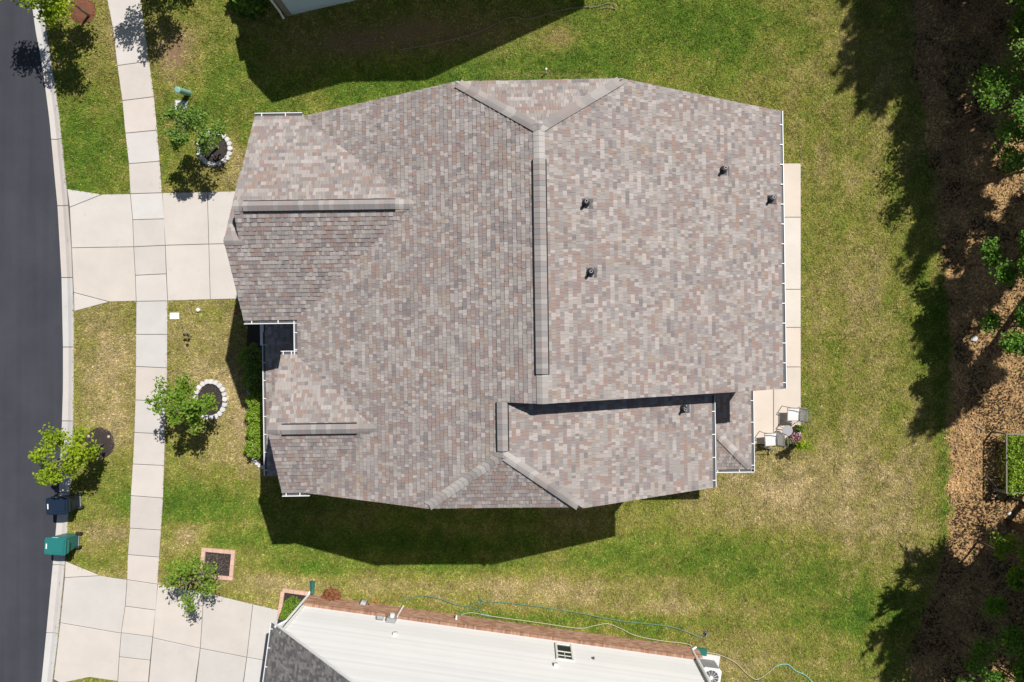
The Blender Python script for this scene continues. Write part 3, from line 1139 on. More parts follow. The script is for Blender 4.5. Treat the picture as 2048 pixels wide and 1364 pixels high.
# hip and ridge caps, ridge vents
rr = random.Random(5)
cap_line(deck, jn[0], jn[2], (-1, -0.4, -0.25), (0.3, 1, -0.35), 0.34, 0.17, rr)
cap_line(deck, jn[1], jn[2], (1, -0.4, -0.25), (-0.3, 1, -0.35), 0.34, 0.17, rr)
cap_line(deck, js[0], js[2], (-1, 0.4, -0.25), (0.3, -1, -0.35), 0.34, 0.17, rr)
cap_line(deck, js[1], js[2], (1, 0.4, -0.25), (-0.3, -1, -0.35), 0.34, 0.17, rr)
ew, ns = ((-1, 0, -PI_), (1, 0, -PI_)), ((0, 1, -GP), (0, -1, -GP))
cap_line(deck, (RXm, 4.9, RZm), (RXm, 6.0, RZm), *ew, 0.34, 0.16, rr)
cap_line(deck, (RXm, -1.75, RZm), (RXm, -0.85, RZm), *ew, 0.34, 0.16, rr)
cap_line(deck, (RXw, -3.3, RZw), (RXw, -3.0, RZw), *ew, 0.34, 0.16, rr)
cap_line(deck, (GXF - 0.06, GR, GRZ), (-8.3, GR, GRZ), *ns, 0.32, 0.15, rr)
cap_line(deck, (-3.9, GR, GRZ), (-3.15, GR, GRZ), *ns, 0.32, 0.15, rr)
cap_line(deck, (-9.12, 3.15, nz0), (-8.55, 3.15, nz0), *ns, 0.30, 0.15, rr)
cap_line(deck, (SX - 0.05, SR, SRZ), (-7.45, SR, SRZ), *ns, 0.30, 0.15, rr)
cap_line(deck, (-5.3, SR, SRZ), (-4.55, SR, SRZ), *ns, 0.30, 0.15, rr)
cap_line(deck, (QX, QY, QZ), (QX - 1.9, QY + 1.9, QZ + qs * 1.9), (1, 0.3, -0.3), (-0.3, -1, -0.3), 0.32, 0.16, rr)
ridge_vent(deck, (RXm, -0.92, RZm), (RXm, 5.03, RZm), PI_, PI_, (1, 0, 0), 0.175)
ridge_vent(deck, (RXw, -3.10, RZw), (RXw, -1.72, RZw), PI_, PI_, (1, 0, 0), 0.155)
ridge_vent(deck, (-8.35, GR, GRZ), (-3.86, GR, GRZ), GP, GP, (0, 1, 0), 0.15)
ridge_vent(deck, (-7.48, SR, SRZ), (-5.22, SR, SRZ), 0.42, 0.42, (0, 1, 0), 0.15)

# pipe vents
def pipe_vent(x, y, zf, down):
    z = zf(x)
    m_ = MB()
    ang = math.atan(PI_)
    mt = Matrix.Translation((x + 0.06 * down, y, z - PI_ * 0.06 + 0.022)) @ Matrix.Rotation(ang * down, 4, 'Y')
    m_.box((0, 0, 0), (0.34, 0.28, 0.006), mat=mt)
    f = m_.build('pipe_flashing', M['lead'], house)
    m_ = MB(); m_.lathe((x, y, z), [(0.12, -0.03), (0.115, 0.06), (0.085, 0.12), (0.055, 0.15)], 14)
    m_.build('rubber_boot', M['black'], f, smooth=True)
    m_ = MB(); m_.lathe((x, y, z), [(0.045, 0.1), (0.045, 0.36), (0.030, 0.36), (0.030, 0.30)], 12)
    m_.build('pipe', M['grey'], f, smooth=False)
    m_ = MB(); m_.lathe((x, y, z), [(0.029, 0.302), (0.029, 0.306)], 10)
    m_.build('pipe_opening', M['vent_slot'], f)


def roofpt(px, py, zf):
    h = 7.0
    for _ in range(20):
        x, y = G(px, py, h)
        xx, yy = x + 0.014 * y, y - 0.014 * x
        h = zf(xx)
    return xx, yy


for (px, py, zf, dn) in ((1171, 407, bz, 1), (1180, 545, bz, 1), (1445, 341, bz, 1), (1540, 399, bz, 1), (1366, 817, wz, 1)):
    x, y = roofpt(px, py, zf)
    pipe_vent(x, y, zf, dn)

# gutters
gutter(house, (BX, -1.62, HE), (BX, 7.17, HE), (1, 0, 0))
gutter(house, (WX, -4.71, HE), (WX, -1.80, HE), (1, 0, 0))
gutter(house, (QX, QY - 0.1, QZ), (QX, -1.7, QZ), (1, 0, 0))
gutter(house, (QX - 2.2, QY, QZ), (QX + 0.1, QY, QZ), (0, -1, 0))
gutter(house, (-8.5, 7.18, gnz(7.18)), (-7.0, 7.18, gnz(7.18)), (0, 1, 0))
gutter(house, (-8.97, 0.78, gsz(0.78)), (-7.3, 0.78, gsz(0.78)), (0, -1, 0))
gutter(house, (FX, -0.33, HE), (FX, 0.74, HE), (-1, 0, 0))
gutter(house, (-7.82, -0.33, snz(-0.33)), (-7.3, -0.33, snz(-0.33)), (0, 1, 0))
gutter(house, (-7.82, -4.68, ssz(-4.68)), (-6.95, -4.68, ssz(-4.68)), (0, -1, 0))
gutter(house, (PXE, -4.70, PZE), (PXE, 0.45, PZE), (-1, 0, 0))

# walls
def wall_prism(name, poly, z0, z1, mat=None):
    m_ = MB()
    m_.prism(poly, z0, z1)
    return m_.build(name, mat or M['wall'], house)


def gable_wall(pts):
    m_ = MB()
    m_.face(pts)
    m_.face([tuple(Vector(p) + Vector((0, 0.02, 0))) for p in pts[::-1]])
    return m_


wall_prism('wall', [(-6.95, -4.35), (5.45, -4.35), (5.45, -1.45), (7.72, -1.45), (7.72, 6.95), (-6.95, 6.95)], -0.05, 5.58)
wall_prism('garage_wall', [(-8.25, 1.05), (-6.95, 1.05), (-6.95, 6.88), (-8.25, 6.88)], -0.05, 5.5)
wall_prism('bay_wall', [(-7.5, -4.35), (-6.95, -4.35), (-6.95, -0.65), (-7.5, -0.65)], 3.5, 5.5)
m_ = MB()
zc = -0.14
for (y, xa, xb, top, nrm) in ((-1.50, -0.5, 7.7, lambda x: min(fz(x), bz(x)), -1),):
    pts = [(xa, y, 5.5), (xb, y, 5.5), (xb, y, top(xb) + zc), (RXm, y, RZm + zc), (xa, y, top(xa) + zc)]
    m_.face(pts)
m_.face([(-6.95, 6.94, 5.5), (7.7, 6.94, 5.5), (7.7, 6.94, bz(7.7) + zc), (2.6, 6.94, bz(2.6) + zc), (-1.9, 6.94, fz(-1.9) + zc), (-6.95, 6.94, fz(-6.95) + zc)][::-1])
m_.face([(-6.95, -4.34, 5.5), (5.4, -4.34, 5.5), (5.4, -4.34, wz(5.4) + zc), (1.4, -4.34, wz(1.4) + zc), (-3.0, -4.34, fz(-3.0) + zc), (-6.95, -4.34, fz(-6.95) + zc)])
m_.face([(-8.24, 1.06, 5.4), (-8.24, 6.87, 5.4), (-8.24, 6.87, gnz(6.87) + zc), (-8.24, GR, GRZ + zc), (-8.24, 1.06, gsz(1.06) + zc)])
m_.face([(-7.49, -4.34, 5.4), (-7.49, -0.66, 5.4), (-7.49, -0.66, snz(-0.66) + zc), (-7.49, SR, SRZ + zc), (-7.49, -4.34, ssz(-4.34) + zc)])
m_.build('gable_wall', M['wall'], house)
m_ = MB(); m_.box((-8.27, 3.4, 1.1), (0.05, 4.88, 2.2)); gd = m_.build('garage_door', M['white'], house)
for i in range(4):
    m_ = MB(); m_.box((-8.30, 3.4, 0.29 + i * 0.545), (0.03, 4.7, 0.50)); m_.build('door_panel', M['white'], gd)
for y in (0.35, -1.8, -4.4):
    m_ = MB(); m_.box((-9.15, y, 1.35), (0.2, 0.2, 2.8)); m_.build('porch_post', M['white'], house)
for (x, y) in ((7.7, -4.4), (7.7, -1.7)):
    m_ = MB(); m_.box((x, y, 1.4), (0.15, 0.15, 2.9)); m_.build('porch_post', M['white'], house)
for (x, y) in ((7.735, 5.4), (7.735, 2.4)):
    for z in (1.4, 4.2):
        m_ = MB(); m_.box((x, y, z), (0.05, 1.3, 1.5)); w = m_.build('window', M['white'], house)
        m_ = MB(); m_.box((x + 0.02, y, z), (0.03, 1.15, 1.35)); m_.build('pane', M['glass'], w)
# white downspout and boxed corner beside the porch roof
m_ = MB(); m_.box((-9.66, 0.38, 2.45), (0.10, 0.82, 0.10)); m_.build('downspout', M['white'], house)
m_ = MB(); m_.box((-9.66, 0.02, 1.25), (0.09, 0.07, 2.4)); m_.build('downspout', M['white'], house)

# ------------------------------------------------------------------ southern neighbour: brick base, white siding
NA = math.atan2(-12.32 + 10.22, 6.6 + 8.66)
nb = empty('neighbour_house', (-8.66, -10.22, 0), NA)
tag(nb, 'white sided neighbour house with low brick base along the bottom edge', 'house')
NL = 15.4
# siding follows the rake at its front end
def rake_x(z):
    return 0.0 if z <= 3.3 else (z - 3.3) / 0.88
m_ = MB(); m_.face([(0, -0.06, -0.05), (NL, -0.06, -0.05), (NL, -0.06, 6.6), (3.75, -0.06, 6.6), (0, -0.06, 3.3)])
m_.face([(0, -0.06, -0.05), (0, -0.06, 3.3), (0, -9, 3.3), (0, -9, -0.05)])
m_.face([(NL, -0.06, -0.05), (NL, -9, -0.05), (NL, -9, 6.6), (NL, -0.06, 6.6)])
nwall = m_.build('wall', M['siding'], nb)
z = 0.98
while z < 5.9:
    x0 = max(0.06, rake_x(z + 0.17) + 0.05)
    m_ = MB()
    x1 = NL - 0.06
    m_.face([(x0, 0.010, z), (x1, 0.010, z), (x1, -0.028, z + 0.165), (x0, -0.028, z + 0.165)][::-1])
    m_.face([(x0, 0.010, z), (x0, -0.055, z), (x1, -0.055, z), (x1, 0.010, z)])
    m_.build('siding_board', M['siding'], nwall)
    z += 0.16
for x in (0.03, NL - 0.03):
    m_ = MB(); m_.box((x, -0.01, 0.95 + 1.2), (0.12, 0.09, 2.4 if x < 1 else 5)); m_.build('corner_board', M['white'], nb)
# brick base
m_ = MB(); m_.box((NL / 2, -0.0, 0.42), (NL + 0.06, 0.16, 0.92)); bb = m_.build('brick_base', M['mortar'], nb)
BC = [(0.36, 0.19, 0.12), (0.42, 0.24, 0.155), (0.30, 0.155, 0.10), (0.46, 0.29, 0.20), (0.38, 0.22, 0.16)]
bm_cache = []
for c in BC:
    k = MB(); k.box((0, 0, 0), (0.062, 0.16, 0.1), col=c); bm_cache.append(k.mesh('brick', M['brick']))
x = 0.0
while x < NL:
    o = link('brick', random.choice(bm_cache), bb)
    o.location = (x + 0.035, 0.045, 0.935)
    x += 0.074
m_ = MB()
for r in range(11):
    x = -0.03 - (0.1 if r % 2 else 0)
    while x < NL:
        m_.box((x + 0.1, 0.075, 0.035 + r * 0.077), (0.192, 0.03, 0.066), col=random.choice(BC))
        x += 0.203
o = m_.build('base_bricks', M['brick'], bb); o['kind'] = 'stuff'
# front slope and its white trim
nr = Roof(23, PALG)
npit = 0.88
rp = lambda x, y: (x, y, 3.35 + npit * x)
nr.plane([[rp(-0.38, 0.10), rp(4.3, 0.10), rp(4.3, -6.0), rp(-0.38, -6.0)]], rp(-0.38, 0), (0, 1, 0), (1, 0, npit))
ndeck = nr.finish(nb, M['deck'], n_single=250, score=lambda t: (t[0] @ Vector((t[3][1], t[3][2], 0))).y * 3 - (t[0] @ Vector((t[3][1], t[3][2], 0))).z)
m_ = MB()
a, b = Vector(rp(-0.40, 0.13)), Vector(rp(4.3, 0.13))
dd = (b - a).normalized()
mt = Matrix.Translation((a + b) / 2 - Vector((0, 0, 0.03))) @ Matrix.Rotation(-math.atan(npit), 4, 'Y')
m_.box((0, 0, 0), ((b - a).length, 0.05, 0.06), mat=mt)
m_.build('rake_board', M['white'], nb)
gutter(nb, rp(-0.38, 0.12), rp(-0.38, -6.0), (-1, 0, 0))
m_ = MB()
m_.face([(3.6, -6.5, 6.6), (NL + 0.3, -6.5, 8.6), (NL + 0.3, 0.25, 6.5), (3.6, 0.25, 6.5)][::-1])
m_.build('upper_roof', M['deck'], nb)
# downspout at the front corner, elbow and green extension
m_ = MB(); m_.tube([(-0.30, 0.06, 3.15), (-0.12, 0.13, 2.9), (-0.06, 0.13, 2.7), (-0.06, 0.13, 0.3), (-0.05, 0.22, 0.12)], 0.045, 6); m_.build('downspout', M['white'], nb)
m_ = MB(); m_.tube([(NL - 0.1, 0.10, 5.5), (NL - 0.1, 0.10, 0.3), (NL + 0.1, 0.13, 0.1)], 0.045, 6); m_.build('downspout', M['white'], nb)
# window
nwin = empty('window'); nwin.parent = nb
m_ = MB()
wx, wz0, wz1, ww = 10.12, 1.28, 2.52, 0.58
for (cx, cz, sx, sz) in ((wx, wz0, ww, 0.07), (wx, wz1, ww, 0.07), (wx - ww / 2, (wz0 + wz1) / 2, 0.07, wz1 - wz0 + 0.07), (wx + ww / 2, (wz0 + wz1) / 2, 0.07, wz1 - wz0 + 0.07)):
    m_.box((cx, 0.025, cz), (sx, 0.07, sz))
m_.build('window_frame', M['white'], nwin)
for z0, z1 in ((wz0 + 0.035, 1.86), (1.90, wz1 - 0.035)):
    m_ = MB(); m_.box((wx, 0.012, (z0 + z1) / 2), (ww - 0.07, 0.02, z1 - z0)); m_.build('pane', M['glass'], nwin)
for z in (1.88, 2.2):
    m_ = MB(); m_.box((wx, 0.03, z), (ww - 0.07, 0.02, 0.022 if z != 1.88 else 0.05)); m_.build('muntin', M['white'], nwin)
m_ = MB(); m_.box((wx, 0.031, 2.2), (0.022, 0.018, 0.56)); m_.build('muntin', M['white'], nwin)
# wall fittings
def fit(name, x, y, z, s, mat, parent=None):
    k = MB(); k.box((x, y, z), s); return k.build(name, mat, parent or nb)
mtr = fit('meter_box', 3.50, 0.10, 1.22, (0.34, 0.16, 0.42), M['grey'])
k = MB(); k.tube([(3.50, 0.16, 1.26), (3.50, 0.30, 1.26)], 0.09, 12); k.build('meter_dial', M['white'], mtr)
k = MB(); k.tube([(3.18, 0.11, 1.32), (2.95, 0.11, 1.32)], 0.09, 12); k.build('junction_drum', M['grey'], nb)
k = MB(); k.tube([(3.66, 0.14, 1.1), (3.68, 0.14, 0.7), (3.72, 0.16, 0.05)], 0.035, 8); k.build('conduit', M['white'], nb)
for (x, z) in ((3.85, 2.35), (9.75, 3.05)):
    v = fit('wall_vent', x, 0.05, z, (0.13, 0.10, 0.16), M['white'])
    fit('vent_flap', x, 0.102, z - 0.05, (0.10, 0.008, 0.05), M['grey'], v)
fit('wall_vent', 11.2, 0.04, 2.1, (0.06, 0.08, 0.08), M['darkgrey'])
fit('hose_tap', 5.9, 0.16, 0.45, (0.06, 0.14, 0.14), M['white'])

# ------------------------------------------------------------------ northern neighbour (its corner shows, its shade covers the lawn)
nn = empty('neighbour_house', (-9.47, 13.02, 0))
tag(nn, 'neighbour house cut off by the top edge, siding colour tinted with the blue of its shade', 'house')
o0 = Vector((-9.47, 13.02, 0))
def L3(x, y, z):
    return (x - o0.x, y - o0.y, z)
up_poly = [(-8.95, 22.0), (-8.85, 16.2), (-8.35, 13.95), (-7.45, 13.25), (-4.7, 13.95), (4.45, 16.75), (4.0, 22.0)]
lo_poly = [(-9.47, 13.02), (-7.3, 13.52), (-4.7, 14.1), (4.4, 16.9), (4.0, 22.0), (-8.9, 22.0), (-8.9, 14.6), (-9.9, 14.4)]
m_ = MB(); m_.prism([(p[0] - o0.x, p[1] - o0.y) for p in lo_poly], -0.05, 3.0); m_.build('wall', M['shade_siding'], nn)
m_ = MB(); m_.prism([(p[0] - o0.x, p[1] - o0.y) for p in up_poly], 3.0, 5.6); m_.build('upper_wall', M['shade_siding'], nn)
# siding boards on the shaded side
a0, a1 = Vector((-9.47, 13.02)), Vector((-7.3, 13.52))
dv = (a1 - a0).normalized(); nv = Vector((dv.y, -dv.x))
for i in range(17):
    z = 0.3 + i * 0.16
    k = MB()
    p, q = a0 + dv * 0.06, a1
    k.face([L3(*(p + nv * 0.03), z), L3(*(q + nv * 0.03), z), L3(*(q + nv * 0.005), z + 0.158), L3(*(p + nv * 0.005), z + 0.158)])
    k.face([L3(*(p + nv * 0.03), z), L3(*p, z), L3(*q, z), L3(*(q + nv * 0.03), z)])
    k.build('siding_board', M['shade_siding'], nn)
# stone-clad corner pier
k = MB()
sp = [(-9.62, 12.96), (-9.40, 13.00), (-9.40, 13.6), (-9.9, 14.0), (-10.15, 13.6)]
k.prism([(p[0] - o0.x, p[1] - o0.y) for p in sp], -0.05, 2.9); pier = k.build('stone_pier', M['wood'], nn)
k = MB(); k.tube([L3(-9.72, 12.93, 2.8), L3(-9.72, 12.93, 0.6), L3(-9.66, 12.78, 0.25)], 0.05, 6); k.build('downspout', M['white'], nn)
k = MB(); k.box(L3(-9.85, 13.4, 2.95), (0.9, 0.9, 0.12), rz=R(12)); k.build('porch_fascia', M['white'], nn)
# roof with the outline that shades the lawn: eaves at 5.7, gable over the long side
R5 = 5.72
def rf(p, z): return L3(p[0], p[1], z)
A_, B_, C_, D_, F_ = (-9.22, 16.2), (-8.68, 13.74), (-7.72, 12.72), (-4.8, 13.55), (4.7, 16.5)
E_ = (-0.9, 14.5)
k = MB()
tops = [(-9.3, 22.5, R5), (*A_, R5), (*B_, R5), (*C_, R5), (*D_, R5), (*E_, 7.3), (*F_, R5), (4.4, 22.5, R5), (-0.9, 22.5, 7.6)]
cen = (-1.0, 18.0, 7.6)
for i in range(len(tops)):
    p, q = tops[i], tops[(i + 1) % len(tops)]
    k.face([L3(*cen), L3(*p), L3(*q)])
k.face([L3(p[0], p[1], p[2] - 0.15) for p in tops])
for i in range(len(tops)):
    p, q = tops[i], tops[(i + 1) % len(tops)]
    k.face([L3(*p), L3(p[0], p[1], p[2] - 0.15), L3(q[0], q[1], q[2] - 0.15), L3(*q)])
k.build('roof', M['lead'], nn)
k = MB()
k.face([L3(-4.7, 14.0, 5.4), L3(4.4, 16.8, 5.4), L3(-0.8, 14.9, 7.1)])
k.build('gable_wall', M['shade_siding'], nn)

# ------------------------------------------------------------------ planting beds
def ring_bed(name, mark, rad, label, cat, stones=0, mat='mulch', seed=0, chips=500):
    r = random.Random(seed)
    cx, cy = G(*mark)
    rx, ry = rad[0] / 50, rad[1] / 50
    root = empty(name, (cx, cy, 0))
    tag(root, label, cat)
    k = MB()
    n = 36
    inr = 0.80 if stones else 1.0
    ring0 = [(math.cos(2 * math.pi * i / n) * rx * inr * (1 + r.uniform(-.05, .05)), math.sin(2 * math.pi * i / n) * ry * inr * (1 + r.uniform(-.05, .05))) for i in range(n)]
    for i in range(n):
        a, b = ring0[i], ring0[(i + 1) % n]
        k.face([(a[0], a[1], 0.012), (b[0], b[1], 0.012), (b[0] * .6, b[1] * .6, 0.06), (a[0] * .6, a[1] * .6, 0.06)])
        k.face([(a[0] * .6, a[1] * .6, 0.06), (b[0] * .6, b[1] * .6, 0.06), (0, 0, 0.075)])
    k.build('mulch', M[mat], root)
    g = np.random.default_rng(seed + 50)
    t, q = g.uniform(0, 2 * math.pi, chips), np.sqrt(g.uniform(0, 1, chips)) * inr
    pos = np.stack([np.cos(t) * rx * q, np.sin(t) * ry * q, 0.03 + 0.05 * (1 - q)], -1)
    vv = leaf_verts(pos, 0.06, g, up=2.0, aspect=0.35)
    cm = np_mesh('mulch_chips', vv, 4, M['chipleaf'] if mat == 'mulch' else M['straw'], {'rnd': g.random(chips) ** 3})
    o = link('mulch_chips', cm, root); o['kind'] = 'stuff'
    if stones:
        meshes = []
        for q in range(5):
            k = MB()
            L = 2 * math.pi * (rx + ry) / 2 / stones * 0.95
            pts = [(-0.075, -L * .40), (0.03, -L * .46), (0.095, -L * .26), (0.11, r.uniform(-.02, .02)), (0.09, L * .28), (0.03, L * .46), (-0.075, L * .40), (-0.085, 0)]
            pts = [(p[0] + r.uniform(-.01, .01), p[1] + r.uniform(-.01, .01)) for p in pts]
            k.prism(pts, -0.02, 0.085)
            k.prism([(p[0] * .82, p[1] * .85) for p in pts], 0.08, 0.10)
            meshes.append(k.mesh('edging_stone', M['stone']))
        for i in range(stones):
            t = 2 * math.pi * (i + r.uniform(-.06, .06)) / stones
            o = link('edging_stone', r.choice(meshes), root)
            o.location = (math.cos(t) * rx * 0.92, math.sin(t) * ry * 0.92, r.uniform(-.01, .015))
            o.rotation_euler = (r.uniform(-.06, .06), r.uniform(-.06, .06), math.atan2(math.sin(t) * rx, math.cos(t) * ry) + r.uniform(-.08, .08))
    return root


M['chipleaf'] = leaf_mat('mulch_flakes', (0.030, 0.022, 0.020), (0.22, 0.17, 0.14), 0.05, 0.9)
ring_bed('tree_ring', (430, 298), (34, 34), 'round scalloped stone ring filled with dark mulch beside the upper front tree', 'planting bed', 20, seed=1)
ring_bed('tree_ring', (422, 799), (32, 39), 'oval pale stone ring filled with dark mulch between sidewalk and porch shrubs', 'planting bed', 21, seed=2)
mc = ring_bed('mulch_circle', (200, 886), (30, 31), 'black mulch circle without edging on the dry verge by the kerb', 'planting bed', 0, seed=3, chips=900)
for dx, dy in ((-0.42, 0.28), (0.38, 0.26)):
    k = MB(); k.lathe((dx, dy, 0.03), [(0.05, 0), (0.06, 0.03), (0.03, 0.05)], 8); k.build('stone', M['twig'], mc)
ring_bed('mulch_circle', (166, 22), (27, 26), 'red-brown mulch patch under the lime green tree in the top left corner', 'planting bed', 0, 'redmulch', 4)

# square bed with salmon pavers
sq = empty('square_bed', (*G(436, 1127), 0), R(-5))
tag(sq, 'square mulch bed framed by salmon pink pavers on the lower front lawn', 'planting bed')
k = MB(); k.prism([(-.5, -.45), (.5, -.45), (.5, .45), (-.5, .45)], 0, 0.03); k.build('mulch', M['mulch'], sq)
g = np.random.default_rng(9)
pos = np.stack([g.uniform(-.48, .48, 500), g.uniform(-.43, .43, 500), np.full(500, .045)], -1)
o = link('mulch_chips', np_mesh('mulch_chips', leaf_verts(pos, .07, g, 2.0, .35), 4, M['chipleaf'], {'rnd': g.random(500) ** 1.5}), sq); o['kind'] = 'stuff'
k = MB(); k.box((0, 0, 0), (0.215, 0.15, 0.10)); pv = k.mesh('paver', M['paver'])
for i in range(6):
    for s in (-1, 1):
        o = link('paver', pv, sq); o.location = (-0.56 + i * 0.224, s * 0.525, 0.03 + random.uniform(-.006, .006)); o.rotation_euler = (0, 0, random.uniform(-.02, .02))
for i in range(4):
    for s in (-1, 1):
        o = link('paver', pv, sq); o.location = (s * 0.595, -0.33 + i * 0.222, 0.034 + random.uniform(-.006, .006)); o.rotation_euler = (0, 0, R(90) + random.uniform(-.02, .02))

# corner bed of the southern neighbour
cb = empty('corner_bed', (*G(588, 1209), 0), R(-8))
tag(cb, 'small paver framed corner bed in front of the white neighbour house', 'planting bed')
k = MB(); k.prism([(-.42, -.6), (.6, -.6), (.6, .45), (-.42, .45)], 0, 0.03); k.build('mulch', M['mulch'], cb)
for i in range(5):
    o = link('paver', pv, cb); o.location = (-0.40 + i * 0.224, 0.53, 0.03)
for i in range(5):
    o = link('paver', pv, cb); o.location = (-0.50, 0.36 - i * 0.224, 0.033); o.rotation_euler = (0, 0, R(90))

# ------------------------------------------------------------------ trees
def build_tree(name, base, height, crad, label, leafmat, nleaf, lsize, seed, trunk_r=0.042, first=0.42, bark='bark', group=None, limbs=9, spread=0.92, clump=0.31, lean=(0, 0), cat='tree'):
    r = random.Random(seed)
    g = np.random.default_rng(seed)
    root = empty(name, (base[0], base[1], 0))
    tag(root, label, cat, group)
    k = MB()
    top = Vector((lean[0], lean[1], height * 0.92))
    path = [Vector((0, 0, -0.05))]
    for i in range(1, 6):
        t = i / 5
        path.append(Vector((lean[0] * t + r.uniform(-.03, .03), lean[1] * t + r.uniform(-.03, .03), height * 0.92 * t)))
    k.tube(path, [trunk_r * (1.25 - 1.05 * i / 5) for i in range(6)], 7)
    tips = [(path[-1], 0.7), (path[-2], 0.8)]
    for i in range(limbs):
        t = first + (0.88 - first) * (i + r.uniform(0, .6)) / limbs
        p0 = Vector((lean[0] * t, lean[1] * t, height * t * 0.95))
        ang = i * 2.399 + r.uniform(-.5, .5)
        ln = crad * spread * r.uniform(0.6, 1.25) * (1.0 - 0.45 * max(0, (t - 0.6)) / 0.4)
        rise = ln * r.uniform(0.35, 0.8)
        p1 = p0 + Vector((math.cos(ang) * ln * .5, math.sin(ang) * ln * .5, rise * .45))
        p2 = p0 + Vector((math.cos(ang + .15) * ln, math.sin(ang + .15) * ln, rise))
        k.tube([p0, p1, p2], [trunk_r * .5, trunk_r * .33, trunk_r * .12], 5)
        tips += [(p2, 1.0), (p1.lerp(p2, .5), .8)]
        for s in range(3):
            a2 = ang + r.uniform(-1.1, 1.1)
            q0 = p0.lerp(p2, r.uniform(.35, .85))
            q1 = q0 + Vector((math.cos(a2), math.sin(a2), r.uniform(.1, .7))) * ln * r.uniform(.3, .5)
            k.tube([q0, q1], [trunk_r * .22, trunk_r * .08], 4)
            tips += [(q1, .9)]
    k.build('trunk', M[bark], root, smooth=True)
    per = nleaf // len(tips)
    P, Q = [], []
    for p, w in tips:
        n = int(per * w * r.uniform(.5, 1.4))
        d = unit(g.normal(size=(n, 3))) * (g.random((n, 1)) ** 0.5) * clump * crad * r.uniform(.7, 1.3)
        d[:, 2] *= 0.75
        P.append(np.array(p)[None] + d)
        Q.append(np.clip(g.normal(0.5, 0.25, n) + r.uniform(-.15, .15), 0, 1))
    P = np.concatenate(P); Q = np.concatenate(Q)
    c = link('crown', np_mesh('crown', leaf_verts(P, lsize, g, 0.8, 0.62), 4, M[leafmat], {'rnd': Q}), root)
    return root


SG = None
build_tree('young_tree', G(438, 297), 3.3, 0.92, 'young dark green tree in the round scalloped stone ring', 'leaf_d', 2900, 0.105, 21, limbs=10, lean=(-.12, .22))
build_tree('young_tree', G(420, 797), 3.3, 0.96, 'young bright green tree in the oval pale stone ring, overhanging the sidewalk', 'leaf_b', 2900, 0.115, 22, limbs=9, lean=(.05, -.12))
build_tree('young_tree', G(208, 888), 3.25, 1.0, 'bright yellow-green tree overhanging the kerb and street above the bins', 'leaf_c', 3000, 0.125, 23, limbs=10, lean=(-.05, -.25))
build_tree('young_tree', G(432, 1129), 3.3, 0.92, 'young tree with grey bare twigs in the square paver bed', 'leaf_b', 1900, 0.095, 24, limbs=12, clump=.27, lean=(.1, .1))
build_tree('young_tree', G(180, 33), 3.7, 1.3, 'lime green tree cut off by the top left corner over the kerb', 'leaf_c', 5200, 0.125, 25, limbs=11)
build_tree('young_tree', (-13.7, 14.1), 3.8, 1.3, 'tree just past the top edge shading the sidewalk', 'leaf_b', 5000, 0.11, 26, limbs=11)


def build_pine(base, height, rad, label, seed, mat='needle', nn=6500, first=0.22, size=0.42, group='tall trees along the wood edge'):
    r = random.Random(seed)
    g = np.random.default_rng(seed)
    root = empty('pine_tree', (base[0], base[1], 0))
    tag(root, label, 'tree', group)
    k = MB()
    k.tube([(0, 0, -.1), (r.uniform(-.1, .1), r.uniform(-.1, .1), height * .5), (0, 0, height)], [height * .016, height * .011, 0.02], 8)
    P, D = [], []
    nb_ = 34
    for i in range(nb_):
        t = first + (0.985 - first) * i / nb_
        z = height * t
        ln = rad * (1.0 - ((t - first) / (1 - first)) ** 1.7) * r.uniform(.55, 1.3) + 0.35
        ang = i * 2.399 + r.uniform(-.4, .4)
        dr = Vector((math.cos(ang), math.sin(ang), r.uniform(0.0, .3)))
        p0 = Vector((0, 0, z)); p1 = p0 + dr * ln
        k.tube([p0, p1], [0.045 * (1 - t) + .015, .01], 4)
        n = int(nn / nb_ * (0.35 + ln / rad))
        s = (g.random(n) ** 0.7)[:, None]
        side = g.normal(size=(n, 3)) * np.array([[.12, .12, .07]]) * (0.5 + ln * .35)
        P.append(np.array(p0)[None] + np.array(dr)[None] * ln * (0.15 + 0.9 * s) + side)
        D.append(np.repeat(np.array(dr)[None], n, 0) + unit(side) * .7)
        for e in (1.0, 0.62):
            pe = p0 + dr * ln * e * r.uniform(.85, 1.05)
            hu = r.uniform(.6, 1.5)
            m2 = 34
            zz = g.random(m2)
            rad2 = 0.13 * (1 - zz) + .02
            P.append(np.stack([pe.x + g.normal(0, 1, m2) * rad2, pe.y + g.normal(0, 1, m2) * rad2, pe.z + zz * hu], -1))
            D.append(np.stack([g.normal(0, .3, m2), g.normal(0, .3, m2), np.ones(m2)], -1))
            k.tube([pe, pe + Vector((0, 0, hu))], [.015, .005], 4)
    k.build('trunk', M['pinebark'], root, smooth=True)
    P, D = np.concatenate(P), np.concatenate(D)
    link('crown', np_mesh('crown', leaf_verts(P, size, g, -0.6, .22, unit(D)), 4, M[mat], {'rnd': g.random(len(P))}), root)
    return root


def tip_base(px, py, h):
    x, y = G(px, py)
    return (x - SDX * h, y - SDY * h)


